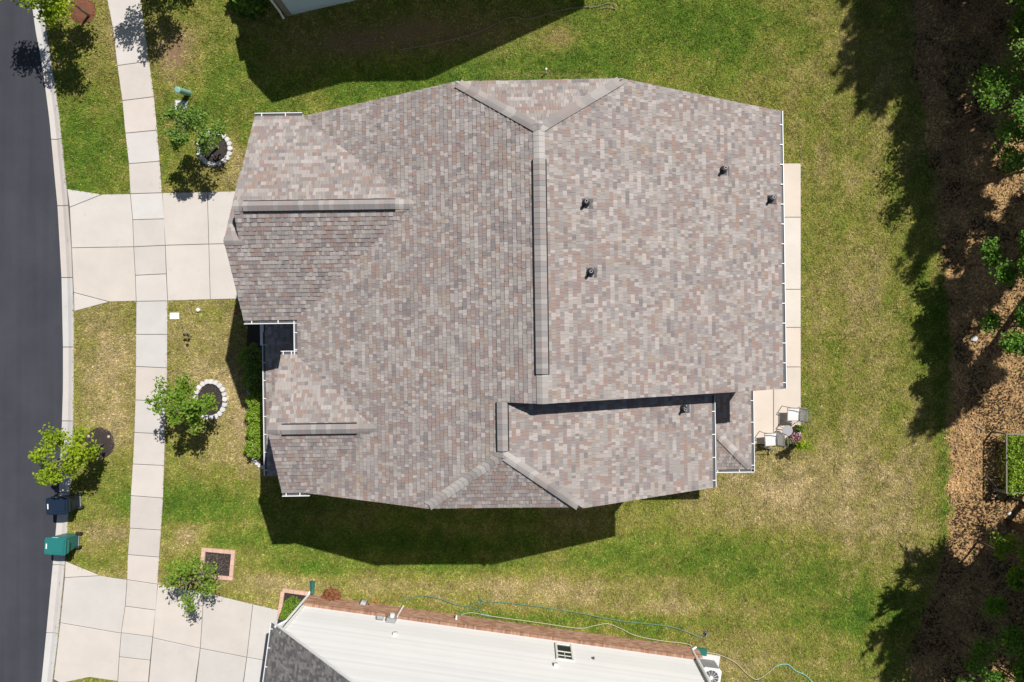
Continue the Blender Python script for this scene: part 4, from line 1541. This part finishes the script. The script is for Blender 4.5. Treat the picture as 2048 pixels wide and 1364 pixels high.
PINES = [
    ((1722, 30), 12, 3.0, .2, 'tall pine whose shade fills the top right corner'),
    ((1702, 150), 13, 2.3, .25, 'tall pine throwing the leftmost shade tip onto the back lawn'),
    ((1738, 205), 12, 1.8, .35, 'tall pine throwing the second shade tip onto the back lawn'),
    ((1812, 262), 11, 1.3, .4, 'pine past the right edge shading the upper lawn edge'),
    ((1880, 60), 11, 2.8, .2, 'pine behind the first row in the upper right wood'),
    ((1940, 135), 12, 2.4, .25, 'pine deep in the upper right wood behind the bright leafy tree'),
    ((1985, 250), 12, 1.9, .3, 'pine deep in the wood shading the ground below the bright leafy tree'),
    ((1836, 372), 11, 1.0, .6, 'pine past the right edge shading the litter left of the upper green tree'),
    ((1842, 492), 12, 1.05, .62, 'slim pine throwing the shade tip level with the roof vent pipes'),
    ((1866, 676), 12, 1.0, .60, 'slim pine throwing the long slanting shade across mid wood floor'),
    ((1862, 840), 11, 1.0, .62, 'slim pine whose shade tip reaches the lawn level with the patio chairs'),
    ((1960, 560), 11, .9, .6, 'thin pine casting a second slanting streak on the mid wood floor'),
    ((1846, 1262), 9, 1.5, .62, 'wide pine shading the lower right corner'),
    ((1990, 1200), 8, 1.6, .62, 'pine past the right edge darkening the lower wood floor'),
    ((1804, 1330), 10, 2.2, .45, 'pine throwing the lowest shade tip onto the lawn'),
    ((1930, 1340), 10, 2.4, .3, 'pine darkening the bottom right corner'),
]
for i, (tp, h, rad, fr_, lab) in enumerate(PINES):
    build_pine(tip_base(tp[0], tp[1], h), h, rad, lab, 60 + i, nn=int(2600 + 2000 * rad), first=fr_)

UNDER = [((17.2, 8.5), 5.2, 1.5, 'bright leafy tree at the right edge near the top, sunlit against dark shade', 'leaf_w'),
         ((17.7, 3.0), 4.4, 1.0, 'leafy tree at the right edge level with the garage driveway', 'leaf_w'),
         ((17.7, 0.5), 4.2, 0.9, 'small leafy tree at the right edge halfway down', 'leaf_w'),
         ((17.3, 12.4), 4.8, 1.3, 'dark leafy tree in the upper right wood', 'leaf_w'),
         ((18.0, -8.0), 4.3, 0.9, 'small yellow-green tree at the right edge below the framed shrub', 'leaf_b'),
         ((17.8, -9.9), 4.6, 1.2, 'leafy tree at the right edge in the lower wood', 'leaf_w'),
         ((17.3, -12.0), 4.8, 1.3, 'leafy tree in the bottom right corner', 'leaf_w'),
         ((16.4, 14.0), 5.0, 1.5, 'shaded tree crown hanging in at the top edge, left of the dark leafy tree', 'leaf_d'),
         ((18.3, 10.6), 5.6, 1.5, 'dark tree crown at the right edge just above the bright leafy tree', 'leaf_d'),
         ((18.0, 6.2), 5.0, 1.3, 'dark tree crown at the right edge just below the bright leafy tree', 'leaf_d'),
         ((16.4, -13.6), 4.6, 1.4, 'dark tree crown rising from the bottom edge of the wood', 'leaf_d')]
for i, (b, h, cr, lab, lm) in enumerate(UNDER):
    build_tree('leafy_tree', b, h, cr, lab, lm, 5200, 0.12, 90 + i, trunk_r=.045, limbs=9, clump=.34, bark='pinebark')

# ------------------------------------------------------------------ shrubs
def shrub(name, c, rx, ry, h, label, mat, n, ls, seed, cat='shrub', group=None, cone=False, z0=0.0):
    g = np.random.default_rng(seed)
    r = random.Random(seed)
    root = empty(name, (c[0], c[1], z0))
    tag(root, label, cat, group)
    k = MB()
    for i in range(5):
        a = i * 1.3
        k.tube([(0, 0, -.03), (math.cos(a) * rx * .4, math.sin(a) * ry * .4, h * .7)], [.018, .006], 4)
    k.build('stem', M['bark'], root)
    t = g.uniform(0, 2 * math.pi, n)
    zz = g.random(n)
    if cone:
        rad = (1 - zz) ** .75 * (0.75 + 0.3 * g.random(n))
        pos = np.stack([np.cos(t) * rx * rad, np.sin(t) * ry * rad, h * (0.05 + .95 * zz)], -1)
    else:
        d = unit(g.normal(size=(n, 3))); d[:, 2] = np.abs(d[:, 2])
        f = 0.72 + 0.32 * g.random(n)[:, None]
        bump = 1 + 0.16 * np.sin(d[:, :1] * 7 + seed) * np.cos(d[:, 1:2] * 6 + seed)
        pos = d * f * bump * np.array([[rx, ry, h]])
        pos[:, 2] += 0.05
    q = np.clip(0.5 + 0.28 * g.normal(size=n), 0, 1)
    link('foliage', np_mesh('foliage', leaf_verts(pos, ls, g, .8, .6), 4, M[mat], {'rnd': q}), root)
    return root


bed = empty('shrub_bed', (*G(512, 800), 0))
tag(bed, 'narrow dark mulch bed with white stone edging along the porch', 'planting bed')
bo = Vector((*G(512, 800), 0))
edge = gp([(497, 640), (494, 690), (497, 735), (499, 770), (499, 800), (501, 840), (503, 880), (506, 915), (520, 930), (545, 936), (600, 936), (600, 640)])
k = MB(); k.prism([(p[0] - bo.x, p[1] - bo.y) for p in edge], -0.02, 0.03); k.build('mulch', M['mulch'], bed)
el = smooth_line(gp([(495, 725), (497, 745), (499, 775), (500, 800), (502, 835), (503.5, 865), (505, 895), (507, 912), (513, 924), (523, 932), (534, 936)]), 2)
for i in range(len(el) - 1):
    p, q = Vector(el[i]), Vector(el[i + 1])
    nseg = max(1, int(round((q - p).length / .21)))
    for j in range(nseg):
        c = p.lerp(q, (j + .5) / nseg)
        k = MB()
        L = (q - p).length / nseg * .95
        pts = [(-L / 2, -.05), (-L * .2, -.075), (L * .25, -.07), (L / 2, -.04), (L * .45, .05), (0, .07), (-L * .45, .055)]
        pts = [(a + random.uniform(-.012, .012), b + random.uniform(-.012, .012)) for a, b in pts]
        k.prism(pts, -.02, .10)
        o = k.build('edging_stone', M['stone'], bed)
        o.location = (c.x - bo.x, c.y - bo.y, 0)
        o.rotation_euler = (0, 0, math.atan2(q.y - p.y, q.x - p.x))

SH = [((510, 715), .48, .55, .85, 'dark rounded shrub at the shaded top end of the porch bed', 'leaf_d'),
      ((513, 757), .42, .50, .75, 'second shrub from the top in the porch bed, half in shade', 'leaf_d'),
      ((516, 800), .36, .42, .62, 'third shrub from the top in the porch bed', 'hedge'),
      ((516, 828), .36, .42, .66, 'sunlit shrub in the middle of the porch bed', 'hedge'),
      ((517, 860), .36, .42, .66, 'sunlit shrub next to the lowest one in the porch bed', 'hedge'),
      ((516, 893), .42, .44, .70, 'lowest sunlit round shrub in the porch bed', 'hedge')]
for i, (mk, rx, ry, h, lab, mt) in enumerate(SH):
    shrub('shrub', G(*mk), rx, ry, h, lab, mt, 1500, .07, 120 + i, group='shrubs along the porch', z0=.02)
shrub('cone_shrub', G(588, 1208), .36, .36, 1.5, 'bright green cone shaped shrub in the corner bed by the white house', 'leaf_b', 2400, .06, 131, cone=True)
shrub('spiky_shrub', G(500, 2), .75, .65, .9, 'dark spiky shrub at the corner of the top neighbour house', 'leaf_d', 1300, .24, 132)
shrub('dry_shrub', G(664, 1189), .34, .26, .32, 'reddish brown dead shrub at the brick base of the white house', 'straw', 900, .13, 133)

# framed shrub in the wood
fs = empty('framed_shrub', (19.3, -4.75, 0))
tag(fs, 'green shrub inside a low grey timber frame at the right edge', 'shrub frame')
for x, y in ((-.72, 1.14), (.72, 1.14), (-.72, -1.14), (.72, -1.14)):
    k = MB(); k.box((x, y, .40), (.06, .06, .80)); k.build('post', M['wood'], fs)
for y in (1.14, -1.14):
    k = MB(); k.box((0, y, .82), (1.50, .045, .04)); k.build('rail', M['wood'], fs)
for x in (-.72, .72):
    k = MB(); k.box((x, 0, .82), (.045, 2.23, .04)); k.build('rail', M['wood'], fs)
g = np.random.default_rng(140)
n = 4600
pos = np.stack([g.uniform(-.66, .80, n), g.uniform(-1.22, 1.10, n), .95 * g.random(n) ** .3 + g.normal(0, .05, n)], -1)
pos[:, 2] = np.clip(pos[:, 2] + .18 * (vnoise(pos[:, 0], pos[:, 1], 3.0, 1) - .5), .02, 1.2)
link('foliage', np_mesh('foliage', leaf_verts(pos, .12, g, .5, .45), 4, M['hedge'], {'rnd': g.random(n)}), fs)

# ------------------------------------------------------------------ bins
def bin_cart(mark, mat, label, rz=0.0, seed=0):
    c = G(mark[0], mark[1], 1.08)
    root = empty('wheeled_bin', (c[0], c[1], -0.02), rz)
    tag(root, label, 'bin')
    k = MB()
    # tapered body, front (street side) at -x
    b0 = [(-.26, -.23), (.26, -.23), (.26, .23), (-.26, .23)]
    b1 = [(-.40, -.30), (.36, -.30), (.36, .30), (-.40, .30)]
    for i in range(4):
        j = (i + 1) % 4
        k.face([(*b0[i], .06), (*b0[j], .06), (*b1[j], .98), (*b1[i], .98)])
    k.face([(*p, .06) for p in b0[::-1]]); k.face([(*p, .97) for p in b1])
    k.build('body', mat, root)
    k = MB(); 
    lp = [(-.44, -.26), (-.41, -.32), (-.2, -.335), (.34, -.335), (.38, -.31), (.38, .31), (.34, .335), (-.2, .335), (-.41, .32), (-.44, .26)]
    k.prism(lp, .975, 1.02)
    lp2 = [(p[0] * .9 - .01, p[1] * .88) for p in lp]
    k.prism(lp2, 1.02, 1.055)
    k.prism([(-.12, -.2), (.30, -.2), (.30, .2), (-.12, .2)], 1.05, 1.075)
    lid = k.build('lid', mat, root)
    k = MB(); k.box((-.34, 0, 1.058), (.045, .20, .006)); k.build('lid_label', M['white'], lid)
    k = MB(); k.box((-.05, .337, 1.0), (.22, .008, .035)); k.build('lid_sticker', M['white'], lid)
    k = MB(); k.tube([(.36, -.26, .96), (.46, -.24, 1.0), (.46, .24, 1.0), (.36, .26, .96)], .02, 6); k.build('handle', mat, root)
    for y in (-.27, .27):
        k = MB(); k.tube([(.30, y - .03, .13), (.30, y + .03, .13)], .13, 14); k.build('wheel', M['black'], root)
    k = MB(); k.tube([(.30, -.26, .13), (.30, .26, .13)], .015, 6); k.build('axle', M['grey'], root)
    return root


bin_cart((112, 1013), M['navy'], 'dark navy wheeled bin with white lid label standing on the kerb', R(2))
bin_cart((109, 1094), M['teal'], 'teal green wheeled bin with white lid label standing on the kerb', R(-3))

# ------------------------------------------------------------------ front yard small things
ped = empty('utility_pedestal', (-13.54, 9.92, 0))
tag(ped, 'leaning pale green round utility pedestal on the upper front lawn', 'utility post')
k = MB(); k.tube([(0, 0, -.05), (.01, -.20, .86)], .115, 16); k.build('post', M['paleteal'], ped)
k = MB(); k.tube([(.01, -.20, .86), (.011, -.215, .93), (.0115, -.22, .95)], [.122, .122, .09], 16); k.build('cap', M['paleteal'], ped)
cov = empty('utility_cover', (*G(362, 213), 0), R(-8))
tag(cov, 'pale utility box lid half hidden under the upper front tree', 'utility cover')
k = MB(); k.prism([(-.22, -.2), (.22, -.2), (.22, .2), (-.22, .2)], -.02, .05); k.build('lid', M['stone'], cov)
k = MB(); k.prism([(-.26, -.24), (.26, -.24), (.26, .24), (-.26, .24)], -.02, .03); k.build('collar', M['grey'], cov)
k = MB(); k.prism([(-.18, -.13), (.18, -.13), (.18, .13), (-.18, .13)], -.02, .05); k.prism([(-.16, -.11), (.16, -.11), (.16, .11), (-.16, .11)], .05, .058)
o = k.build('meter_cover', M['white'], None, loc=(*G(350, 632), 0)); tag(o, 'white rectangular meter cover in the grass beside the sidewalk', 'utility cover')
k = MB(); k.lathe((0, 0, 0), [(.075, -.02), (.075, .09), (.06, .11), (.02, .115)], 14)
o = k.build('cleanout_cap', M['white'], None, loc=(*G(398, 620), 0)); tag(o, 'small round white pipe cap in the front grass', 'pipe cap')
sl = empty('garden_light', (*G(384, 673), 0))
tag(sl, 'small black three headed stake light on the front lawn', 'garden light')
k = MB(); k.tube([(0, 0, -.05), (0, 0, .35)], .012, 6); k.build('stake', M['black'], sl)
for dx, dy in ((-.11, .07), (.03, .07), (-.02, -.14)):
    k = MB(); k.tube([(0, 0, .30), (dx, dy, .36)], .008, 5); k.lathe((dx, dy, .33), [(.02, 0), (.055, .02), (.06, .06), (.02, .075)], 10); k.build('lamp_head', M['black'], sl)
k = MB()
for i in range(3):
    k.lathe((random.uniform(-.04, .04), random.uniform(-.07, .07), 0), [(.05, -.01), (.055, .03), (.02, .06)], 8)
o = k.build('clay_shards', M['terra'], None, loc=(*G(473, 624), 0)); tag(o, 'small terracotta pieces in the grass by the driveway', 'clay piece')
sp = empty('spigot_post', (*G(1093, 147), 0))
tag(sp, 'small pale stake standing in the grass above the top clipped gable', 'stake')
k = MB(); k.tube([(0, 0, -.05), (-.02, .04, .35)], .02, 6); k.build('stake', M['white'], sp)
k = MB(); k.lathe((-.02, .04, .34), [(.03, 0), (.045, .03), (.02, .05)], 8); k.build('cap', M['white'], sp)

# green downspout extension, sprinkler, tap gear
k = MB(); k.tube([(0, -.28, .12), (0, -.1, .07), (0, .22, .06)], [.07, .085, .10], 8)
o = k.build('downspout_extension', M['greenpipe'], None, loc=(*G(626, 1172), 0)); tag(o, 'green plastic downspout extension at the front corner of the white house', 'drain pipe')
k = MB(); k.box((0, 0, .07), (.50, .26, .10), rz=R(-8))
o = k.build('splash_block', M['greenpipe'], None, loc=(*G(1400, 1301), 0)); tag(o, 'grey-green splash block at the back corner of the white house', 'splash block')
spk = empty('sprinkler', (*G(1411, 1267), 0)); tag(spk, 'black lawn sprinkler at the end of the green hose', 'sprinkler')
k = MB(); k.lathe((0, 0, 0), [(.09, 0), (.09, .03), (.03, .06), (.03, .14)], 10); k.build('base', M['black'], spk)
k = MB(); k.box((0, 0, .15), (.12, .03, .03), rz=R(60)); k.build('head', M['grey'], spk)
hb = empty('hose_reel', (*G(729, 1204), 0), R(-20)); tag(hb, 'small grey and black hose reel by the brick base', 'hose reel')
k = MB(); k.tube([(-.10, 0, .2), (.10, 0, .2)], .15, 12); k.build('drum', M['grey'], hb)
for x in (-.11, .11):
    k = MB(); k.tube([(x, 0, .2), (x + .02 * (1 if x > 0 else -1), 0, .2)], .19, 14); k.build('flange', M['darkgrey'], hb)
k = MB(); k.tube([(.14, 0, .2), (.2, .02, .25), (.22, .15, .3)], .015, 6); k.build('crank', M['black'], hb)
k = MB(); k.tube([(-.1, -.1, .3), (-.25, -.2, .25), (-.4, -.15, .05)], .015, 6); k.build('hose_end', M['black'], hb)
k = MB(); k.lathe((0, 0, 0), [(.05, 0), (.06, .1), (.055, .14)], 10)
o = k.build('orange_pot', M['rust'], None, loc=(*G(753, 1200), 0)); tag(o, 'tiny orange pot beside the hose reel', 'pot')


def hose(name, marks, r, mat, label, z=0.05):
    pts = smooth_line(gp(marks), 6)
    k = MB()
    k.tube([(p[0], p[1], z + random.uniform(-.006, .006)) for p in pts], r, 6)
    o = k.build(name, mat, None, smooth=True)
    tag(o, label, 'hose')
    return o


hose('garden_hose', [(922, 1229), (930, 1226), (941, 1224), (957, 1226), (973, 1229), (1004, 1234), (1078, 1244), (1156, 1255), (1187, 1250), (1215, 1246), (1242, 1256), (1272, 1270), (1323, 1280), (1376, 1287),
     (1390, 1299), (1434, 1307), (1469, 1323), (1493, 1346), (1511, 1357), (1528, 1349), (1550, 1331)], .013, M['hosew'], 'cream garden hose snaking past the back corner of the white house', .065)
hose('garden_hose', [(1550, 1331), (1562, 1327), (1576, 1328), (1590, 1340), (1610, 1349), (1624, 1364), (1640, 1385)], .015, M['hoset'], 'turquoise hose end running off the bottom edge', .065)
hose('garden_hose', [(798, 1202), (822, 1195), (845, 1190), (880, 1196), (910, 1207), (935, 1211), (952, 1206), (960, 1196), (966, 1201), (980, 1203), (1000, 1203), (1080, 1212), (1160, 1225), (1240, 1240), (1330, 1250), (1372, 1262), (1396, 1272), (1408, 1268)],
     .015, M['hoseg'], 'thin green hose lying in the grass parallel to the white house', .07)
hose('garden_hose', [(958, 1188), (962, 1205), (958, 1216), (964, 1226), (975, 1228), (984, 1231), (976, 1231), (962, 1228), (958, 1220), (944, 1216), (932, 1220), (920, 1226), (915, 1229)],
     .012, M['hoseg'], 'tangled dark green hose loops by the brick base', .07)
hose('garden_hose', [(802, 100), (854, 92), (898, 82), (950, 68), (990, 50), (1022, 36), (1055, 40), (1087, 32), (1119, 22), (1163, 16), (1191, 15), (1215, 8), (1228, 11), (1230, 19), (1215, 16), (1199, 19)],
     .013, M['wood'], 'grey hose crossing the shaded lawn beside the top neighbour house', .06)

# air conditioner
ac = empty('air_conditioner', (7.12, -13.05, 0), NA)
tag(ac, 'grey outdoor air conditioner with round fan grille at the bottom edge', 'air conditioner')
k = MB()
rp8 = [(-.36, -.28), (-.28, -.36), (.28, -.36), (.36, -.28), (.36, .28), (.28, .36), (-.28, .36), (-.36, .28)]
k.prism(rp8, .08, .80); k.build('cabinet', M['grey'], ac)
k = MB(); k.prism([(-.5, -.5), (.5, -.5), (.5, .55), (-.5, .55)], -.02, .07); k.build('pad', M['stone'], ac)
k = MB(); k.prism([(p[0] * 1.03, p[1] * 1.03) for p in rp8], .80, .84); top = k.build('top_panel', M['gutter_in'], ac)
k = MB(); k.lathe((0, 0, .84), [(.29, 0), (.29, .006)], 24); k.build('fan_opening', M['darkgrey'], top)
for i in range(12):
    k = MB(); k.box((.165 * math.cos(i * math.pi / 6), .165 * math.sin(i * math.pi / 6), .856), (.26, .012, .01), rz=i * math.pi / 6); k.build('grille_bar', M['gutter_in'], top)
k = MB(); k.lathe((0, 0, .85), [(.07, 0), (.07, .015)], 14); k.build('hub', M['gutter_in'], top)
for i in range(7):
    for s in (-1, 1):
        k = MB(); k.box((0, s * .362, .17 + i * .09), (.52, .008, .02)); k.build('louvre', M['darkgrey'], ac)
k = MB(); k.tube([(-.3, .25, .3), (-.5, .5, .35), (-.6, .65, .5)], .03, 6); k.build('refrigerant_line', M['white'], ac)

# ------------------------------------------------------------------ patio furniture
def chair(c, rz, label):
    root = empty('patio_chair', (c[0], c[1], .045), rz)
    tag(root, label, 'chair', 'white sling patio chairs')
    # faces -x, back at +x
    k = MB(); k.face([(-.25, -.23, .43), (.24, -.23, .39), (.24, .23, .39), (-.25, .23, .43)]); k.face([(-.25, .23, .415), (.24, .23, .375), (.24, -.23, .375), (-.25, -.23, .415)])
    k.build('seat', M['sling'], root)
    k = MB(); k.face([(.23, -.23, .40), (.36, -.22, .84), (.36, .22, .84), (.23, .23, .40)]); k.face([(.245, .23, .40), (.365, .22, .84), (.365, -.22, .84), (.245, -.23, .40)])
    k.build('backrest', M['sling_back'], root)
    k = MB(); k.tube([(.22, -.25, .38), (.40, -.25, .90), (.43, -.18, .96), (.43, .18, .96), (.40, .25, .90), (.22, .25, .38)], .016, 6); k.build('back_frame', M['bronze'], root)
    for s in (-1, 1):
        k = MB(); k.tube([(.38, s * .27, .72), (.1, s * .29, .66), (-.24, s * .29, .64), (-.30, s * .29, .58)], .017, 6); k.build('armrest', M['bronze'], root)
        k = MB(); k.tube([(-.30, s * .29, .60), (-.33, s * .29, .0)], .015, 6); k.build('leg', M['bronze'], root)
        k = MB(); k.tube([(.22, s * .26, .40), (.36, s * .28, .0)], .015, 6); k.build('leg', M['bronze'], root)
        k = MB(); k.tube([(-.28, s * .245, .43), (.24, s * .245, .38)], .015, 6); k.build('seat_rail', M['bronze'], root)
    k = MB(); k.tube([(-.28, -.28, .43), (-.28, .28, .43)], .014, 6); k.build('front_rail', M['bronze'], root)
    return root


chair(G(1588, 829, .45), R(-2), 'white sling patio chair at the outer patio edge, nearer the roof corner')
chair(G(1543, 879, .45), R(3), 'white sling patio chair at the lower patio edge, left of the round table')
tb = empty('side_table', (*G(1574, 861, .5), .045)); tag(tb, 'small round grey side table between the patio chairs', 'table')
k = MB(); k.lathe((0, 0, .48), [(.20, 0), (.205, .01), (.205, .02), (.195, .025)], 28); k.build('table_top', M['grey'], tb)
for i in range(3):
    a = i * 2.094 + .4
    k = MB(); k.tube([(math.cos(a) * .14, math.sin(a) * .14, .48), (math.cos(a) * .20, math.sin(a) * .20, 0)], .011, 6); k.build('leg', M['bronze'], tb)


def pot(mark, r, h, label, fmat, n, ls, seed, pm='terra', plant_h=.25, stalk=False):
    root = empty('potted_plant', (*G(*mark), .045)); tag(root, label, 'potted plant')
    k = MB(); k.lathe((0, 0, 0), [(r * .7, 0), (r * .95, h * .9), (r, h), (r * .88, h), (r * .85, h * .85)], 18); k.build('pot', M[pm], root)
    k = MB(); k.lathe((0, 0, 0), [(r * .86, h * .82), (r * .86, h * .86)], 14); k.build('soil', M['mulch'], root)
    g = np.random.default_rng(seed)
    if stalk:
        P, D = [], []
        k = MB()
        for i in range(20):
            a = g.uniform(0, 6.28); s = g.uniform(.10, .34); hh = g.uniform(.75, 1.25)
            pts = [Vector((0, 0, h * .8)), Vector((math.cos(a) * s * .45, math.sin(a) * s * .45, hh * .75)), Vector((math.cos(a) * s, math.sin(a) * s, hh))]
            k.tube(pts, [.008, .006, .003], 4)
            for j in range(26):
                t = .35 + .65 * j / 26
                p = pts[0].lerp(pts[1], min(1, t * 1.6)) if t < .62 else pts[1].lerp(pts[2], (t - .62) / .38)
                P.append(np.array(p) + g.normal(size=3) * .03)
        k.build('stem', M['leaf_c'], root)
        P = np.array(P)
        link('fronds', np_mesh('fronds', leaf_verts(P, .13, g, .6, .3), 4, M['fern'], {'rnd': g.random(len(P))}), root)
    else:
        d = unit(g.normal(size=(n, 3))); d[:, 2] = np.abs(d[:, 2])
        pos = d * (g.random((n, 1)) ** .5) * np.array([[r * 1.15, r * 1.15, plant_h]]) + np.array([[0, 0, h * .85]])
        link('foliage', np_mesh('foliage', leaf_verts(pos, ls, g, .8, .6), 4, M[fmat], {'rnd': g.random(n)}), root)
    return root


pot((1591, 855), .15, .26, 'small potted green plant right of the round table', 'leaf_a', 160, .08, 151)
fp = pot((1586, 874), .21, .30, 'pot with red and white flowers below the round table', 'flower', 220, .07, 152, pm='darkgrey', plant_h=.16)
pot((1571, 880), .11, .2, 'small green plant between the round table and the lower chair', 'leaf_a', 120, .07, 153)
pot((1588, 884), .16, .28, 'tall yellow-green feathery plant at the lower patio corner', 'fern', 0, .1, 154, pm='darkgrey', stalk=True)

# ------------------------------------------------------------------ fallen branches and stones in the wood
for i, (a, b, r_, lab) in enumerate([((1948, 852), (1968, 862), .025, 'short pale stick on the litter near the lowest patio shade tip'),
                                    ((1971, 951), (1994, 980), .035, 'longest pale branch lying on the litter beside the framed shrub'),
                                    ((2022, 994), (2052, 1004), .03, 'pale branch running off the right edge below the framed shrub'),
                                    ((1982, 1053), (1993, 1066), .025, 'stub of branch on the orange litter below the grey patch')]):
    p, q = Vector((*G(*a), .05)), Vector((*G(*b), .06))
    k = MB(); k.tube([p, p.lerp(q, .5) + Vector((.02, .015, .02)), q], [r_, r_ * .85, r_ * .6], 6)
    o = k.build('fallen_branch', M['twig'], None, smooth=True); tag(o, lab, 'branch', 'fallen branches on the wood floor')
for i, (mk, s, lab) in enumerate([((1947, 678), .14, 'white rock pair on the litter at mid height'), ((2018, 1027), .10, 'small white stone on the lower litter'), ((1990, 990), .08, 'small pale stone beside the longest branch')]):
    k = MB()
    rnd = random.Random(i)
    prof = [(s * .8, -.02), (s, s * .3), (s * .7, s * .6), (s * .2, s * .7)]
    k.lathe((0, 0, 0), prof, 7)
    k.v = [(v[0] * rnd.uniform(.8, 1.2), v[1] * rnd.uniform(.7, 1.1), v[2]) for v in k.v]
    o = k.build('rock', M['stone'], None, loc=(*G(*mk), 0)); tag(o, lab, 'rock')

# ------------------------------------------------------------------ leaf litter and grass
g = np.random.default_rng(77)
n = 60000
x = g.uniform(12.5, 22.0, n); y = g.uniform(-15, 15, n)
edge_n = (fbm(x, y, 1.2, 2) - .5) * 1.2
keep = inside(LITTER, x + edge_n, y)
x, y = x[keep], y[keep]
n = len(x)
pos = np.stack([x, y, g.uniform(.01, .05, n)], -1)
tone = np.clip(fbm(x, y, 1.1, 4) * 2.6 - .92 + g.normal(0, .24, n), 0, 1)
o = link('leaf_litter', np_mesh('leaf_litter', leaf_verts(pos, .115, g, 1.2, .5), 4, M['deadleaf'], {'rnd': tone}))
tag(o, 'brown and tan leaf litter covering the wood floor at the right', 'leaf litter', kind='stuff')

NT = 520000
x = g.uniform(-21.6, 20.2, NT); y = g.uniform(-14.4, 14.4, NT)
px, py = x * 50 + 1055, 682 - y * 50
wob = (vnoise(x, y, 3.0, 6) - .5) * 3.0
keep = px > interp_line(KERB_R, py) - 1 + wob * .6
inwalk = (px > interp_line(WALK_L, py) + 1.0 + wob) & (px < interp_line(WALK_R, py) - 1.0 + wob)
keep &= ~inwalk
for poly in (DRIVE1, DRIVE2):
    keep &= ~inside(poly, x + wob * .01, y + wob * .012)
for poly in (PATIO, [(-8.2, 6.8), (7.6, 6.8), (7.6, -4.4), (-9.2, -4.5), (-9.2, .6)], edge):
    keep &= ~inside(poly, x, y)
lit_edge = (fbm(x, y, 1.2, 2) - .5) * 1.2
inl = inside(LITTER, x + lit_edge, y)
keep &= ~(inl & (g.random(NT) > .05))
for (cx, cy, rx, ry) in RINGS:
    rr2 = ((px - cx) / rx) ** 2 + ((py - cy) / ry) ** 2
    keep &= rr2 > 0.98
c5, s5 = math.cos(R(5)), math.sin(R(5))
sx, sy = G(436, 1127)
keep &= ~((np.abs((x - sx) * c5 - (y - sy) * s5) < .68) & (np.abs((x - sx) * s5 + (y - sy) * c5) < .59))
cx_, cy_ = G(592, 1212)
keep &= ~((np.abs(x - cx_) < .68) & (np.abs(y - cy_) < .65))
# neighbours' footprints
nbl = [(-8.66, -10.25), (6.6, -12.35), (4.5, -25), (-12, -25)]
keep &= ~inside(nbl, x, y)
keep &= ~inside(lo_poly, x, y)
bare = bare_field(x, y)
keep &= g.random(NT) > np.clip(bare * 1.1 + (fbm(x, y, 2.5, 5) - .5) * .6 * (bare > .1), 0, .93)
x, y = x[keep], y[keep]
n = len(x)
dry = dry_field(x, y) + .45 * trail_field(x, y)
NBL = 3
X = np.repeat(x, NBL) + g.normal(0, .022, n * NBL)
Y = np.repeat(y, NBL) + g.normal(0, .022, n * NBL)
DR = np.repeat(dry + g.normal(0, .13, n) + (fbm(x, y, 4.5, 6, 2) - .5) * .22, NBL) + g.normal(0, .07, n * NBL)
cl = fbm(x, y, 3.5, 2, 3)
RN = np.clip(np.repeat(g.random(n) * .55 + (cl - .5) * .6 + .10, NBL) + g.random(n * NBL) * .35, 0, 1)
m_ = len(X)
ang = g.uniform(0, 2 * math.pi, m_)
ln = g.uniform(.045, .10, m_)
tilt = g.uniform(.45, 1.35, m_)
d = np.stack([np.cos(ang) * np.sin(tilt), np.sin(ang) * np.sin(tilt), np.cos(tilt)], -1)
s = np.stack([-np.sin(ang), np.cos(ang), np.zeros(m_)], -1)
wd = g.uniform(.010, .018, m_)[:, None]
base = np.stack([X, Y, np.full(m_, .002)], -1)
V = np.empty((m_, 3, 3))
V[:, 0] = base - s * wd
V[:, 1] = base + s * wd
V[:, 2] = base + d * ln[:, None]
o = link('grass', np_mesh('grass', V.reshape(-1, 3), 3, M['blade'], {'dry': np.clip(DR, 0, 1), 'rnd': RN}))
tag(o, 'mown green and straw coloured lawn grass around the houses', 'grass', kind='stuff')
print('grass tris', m_)
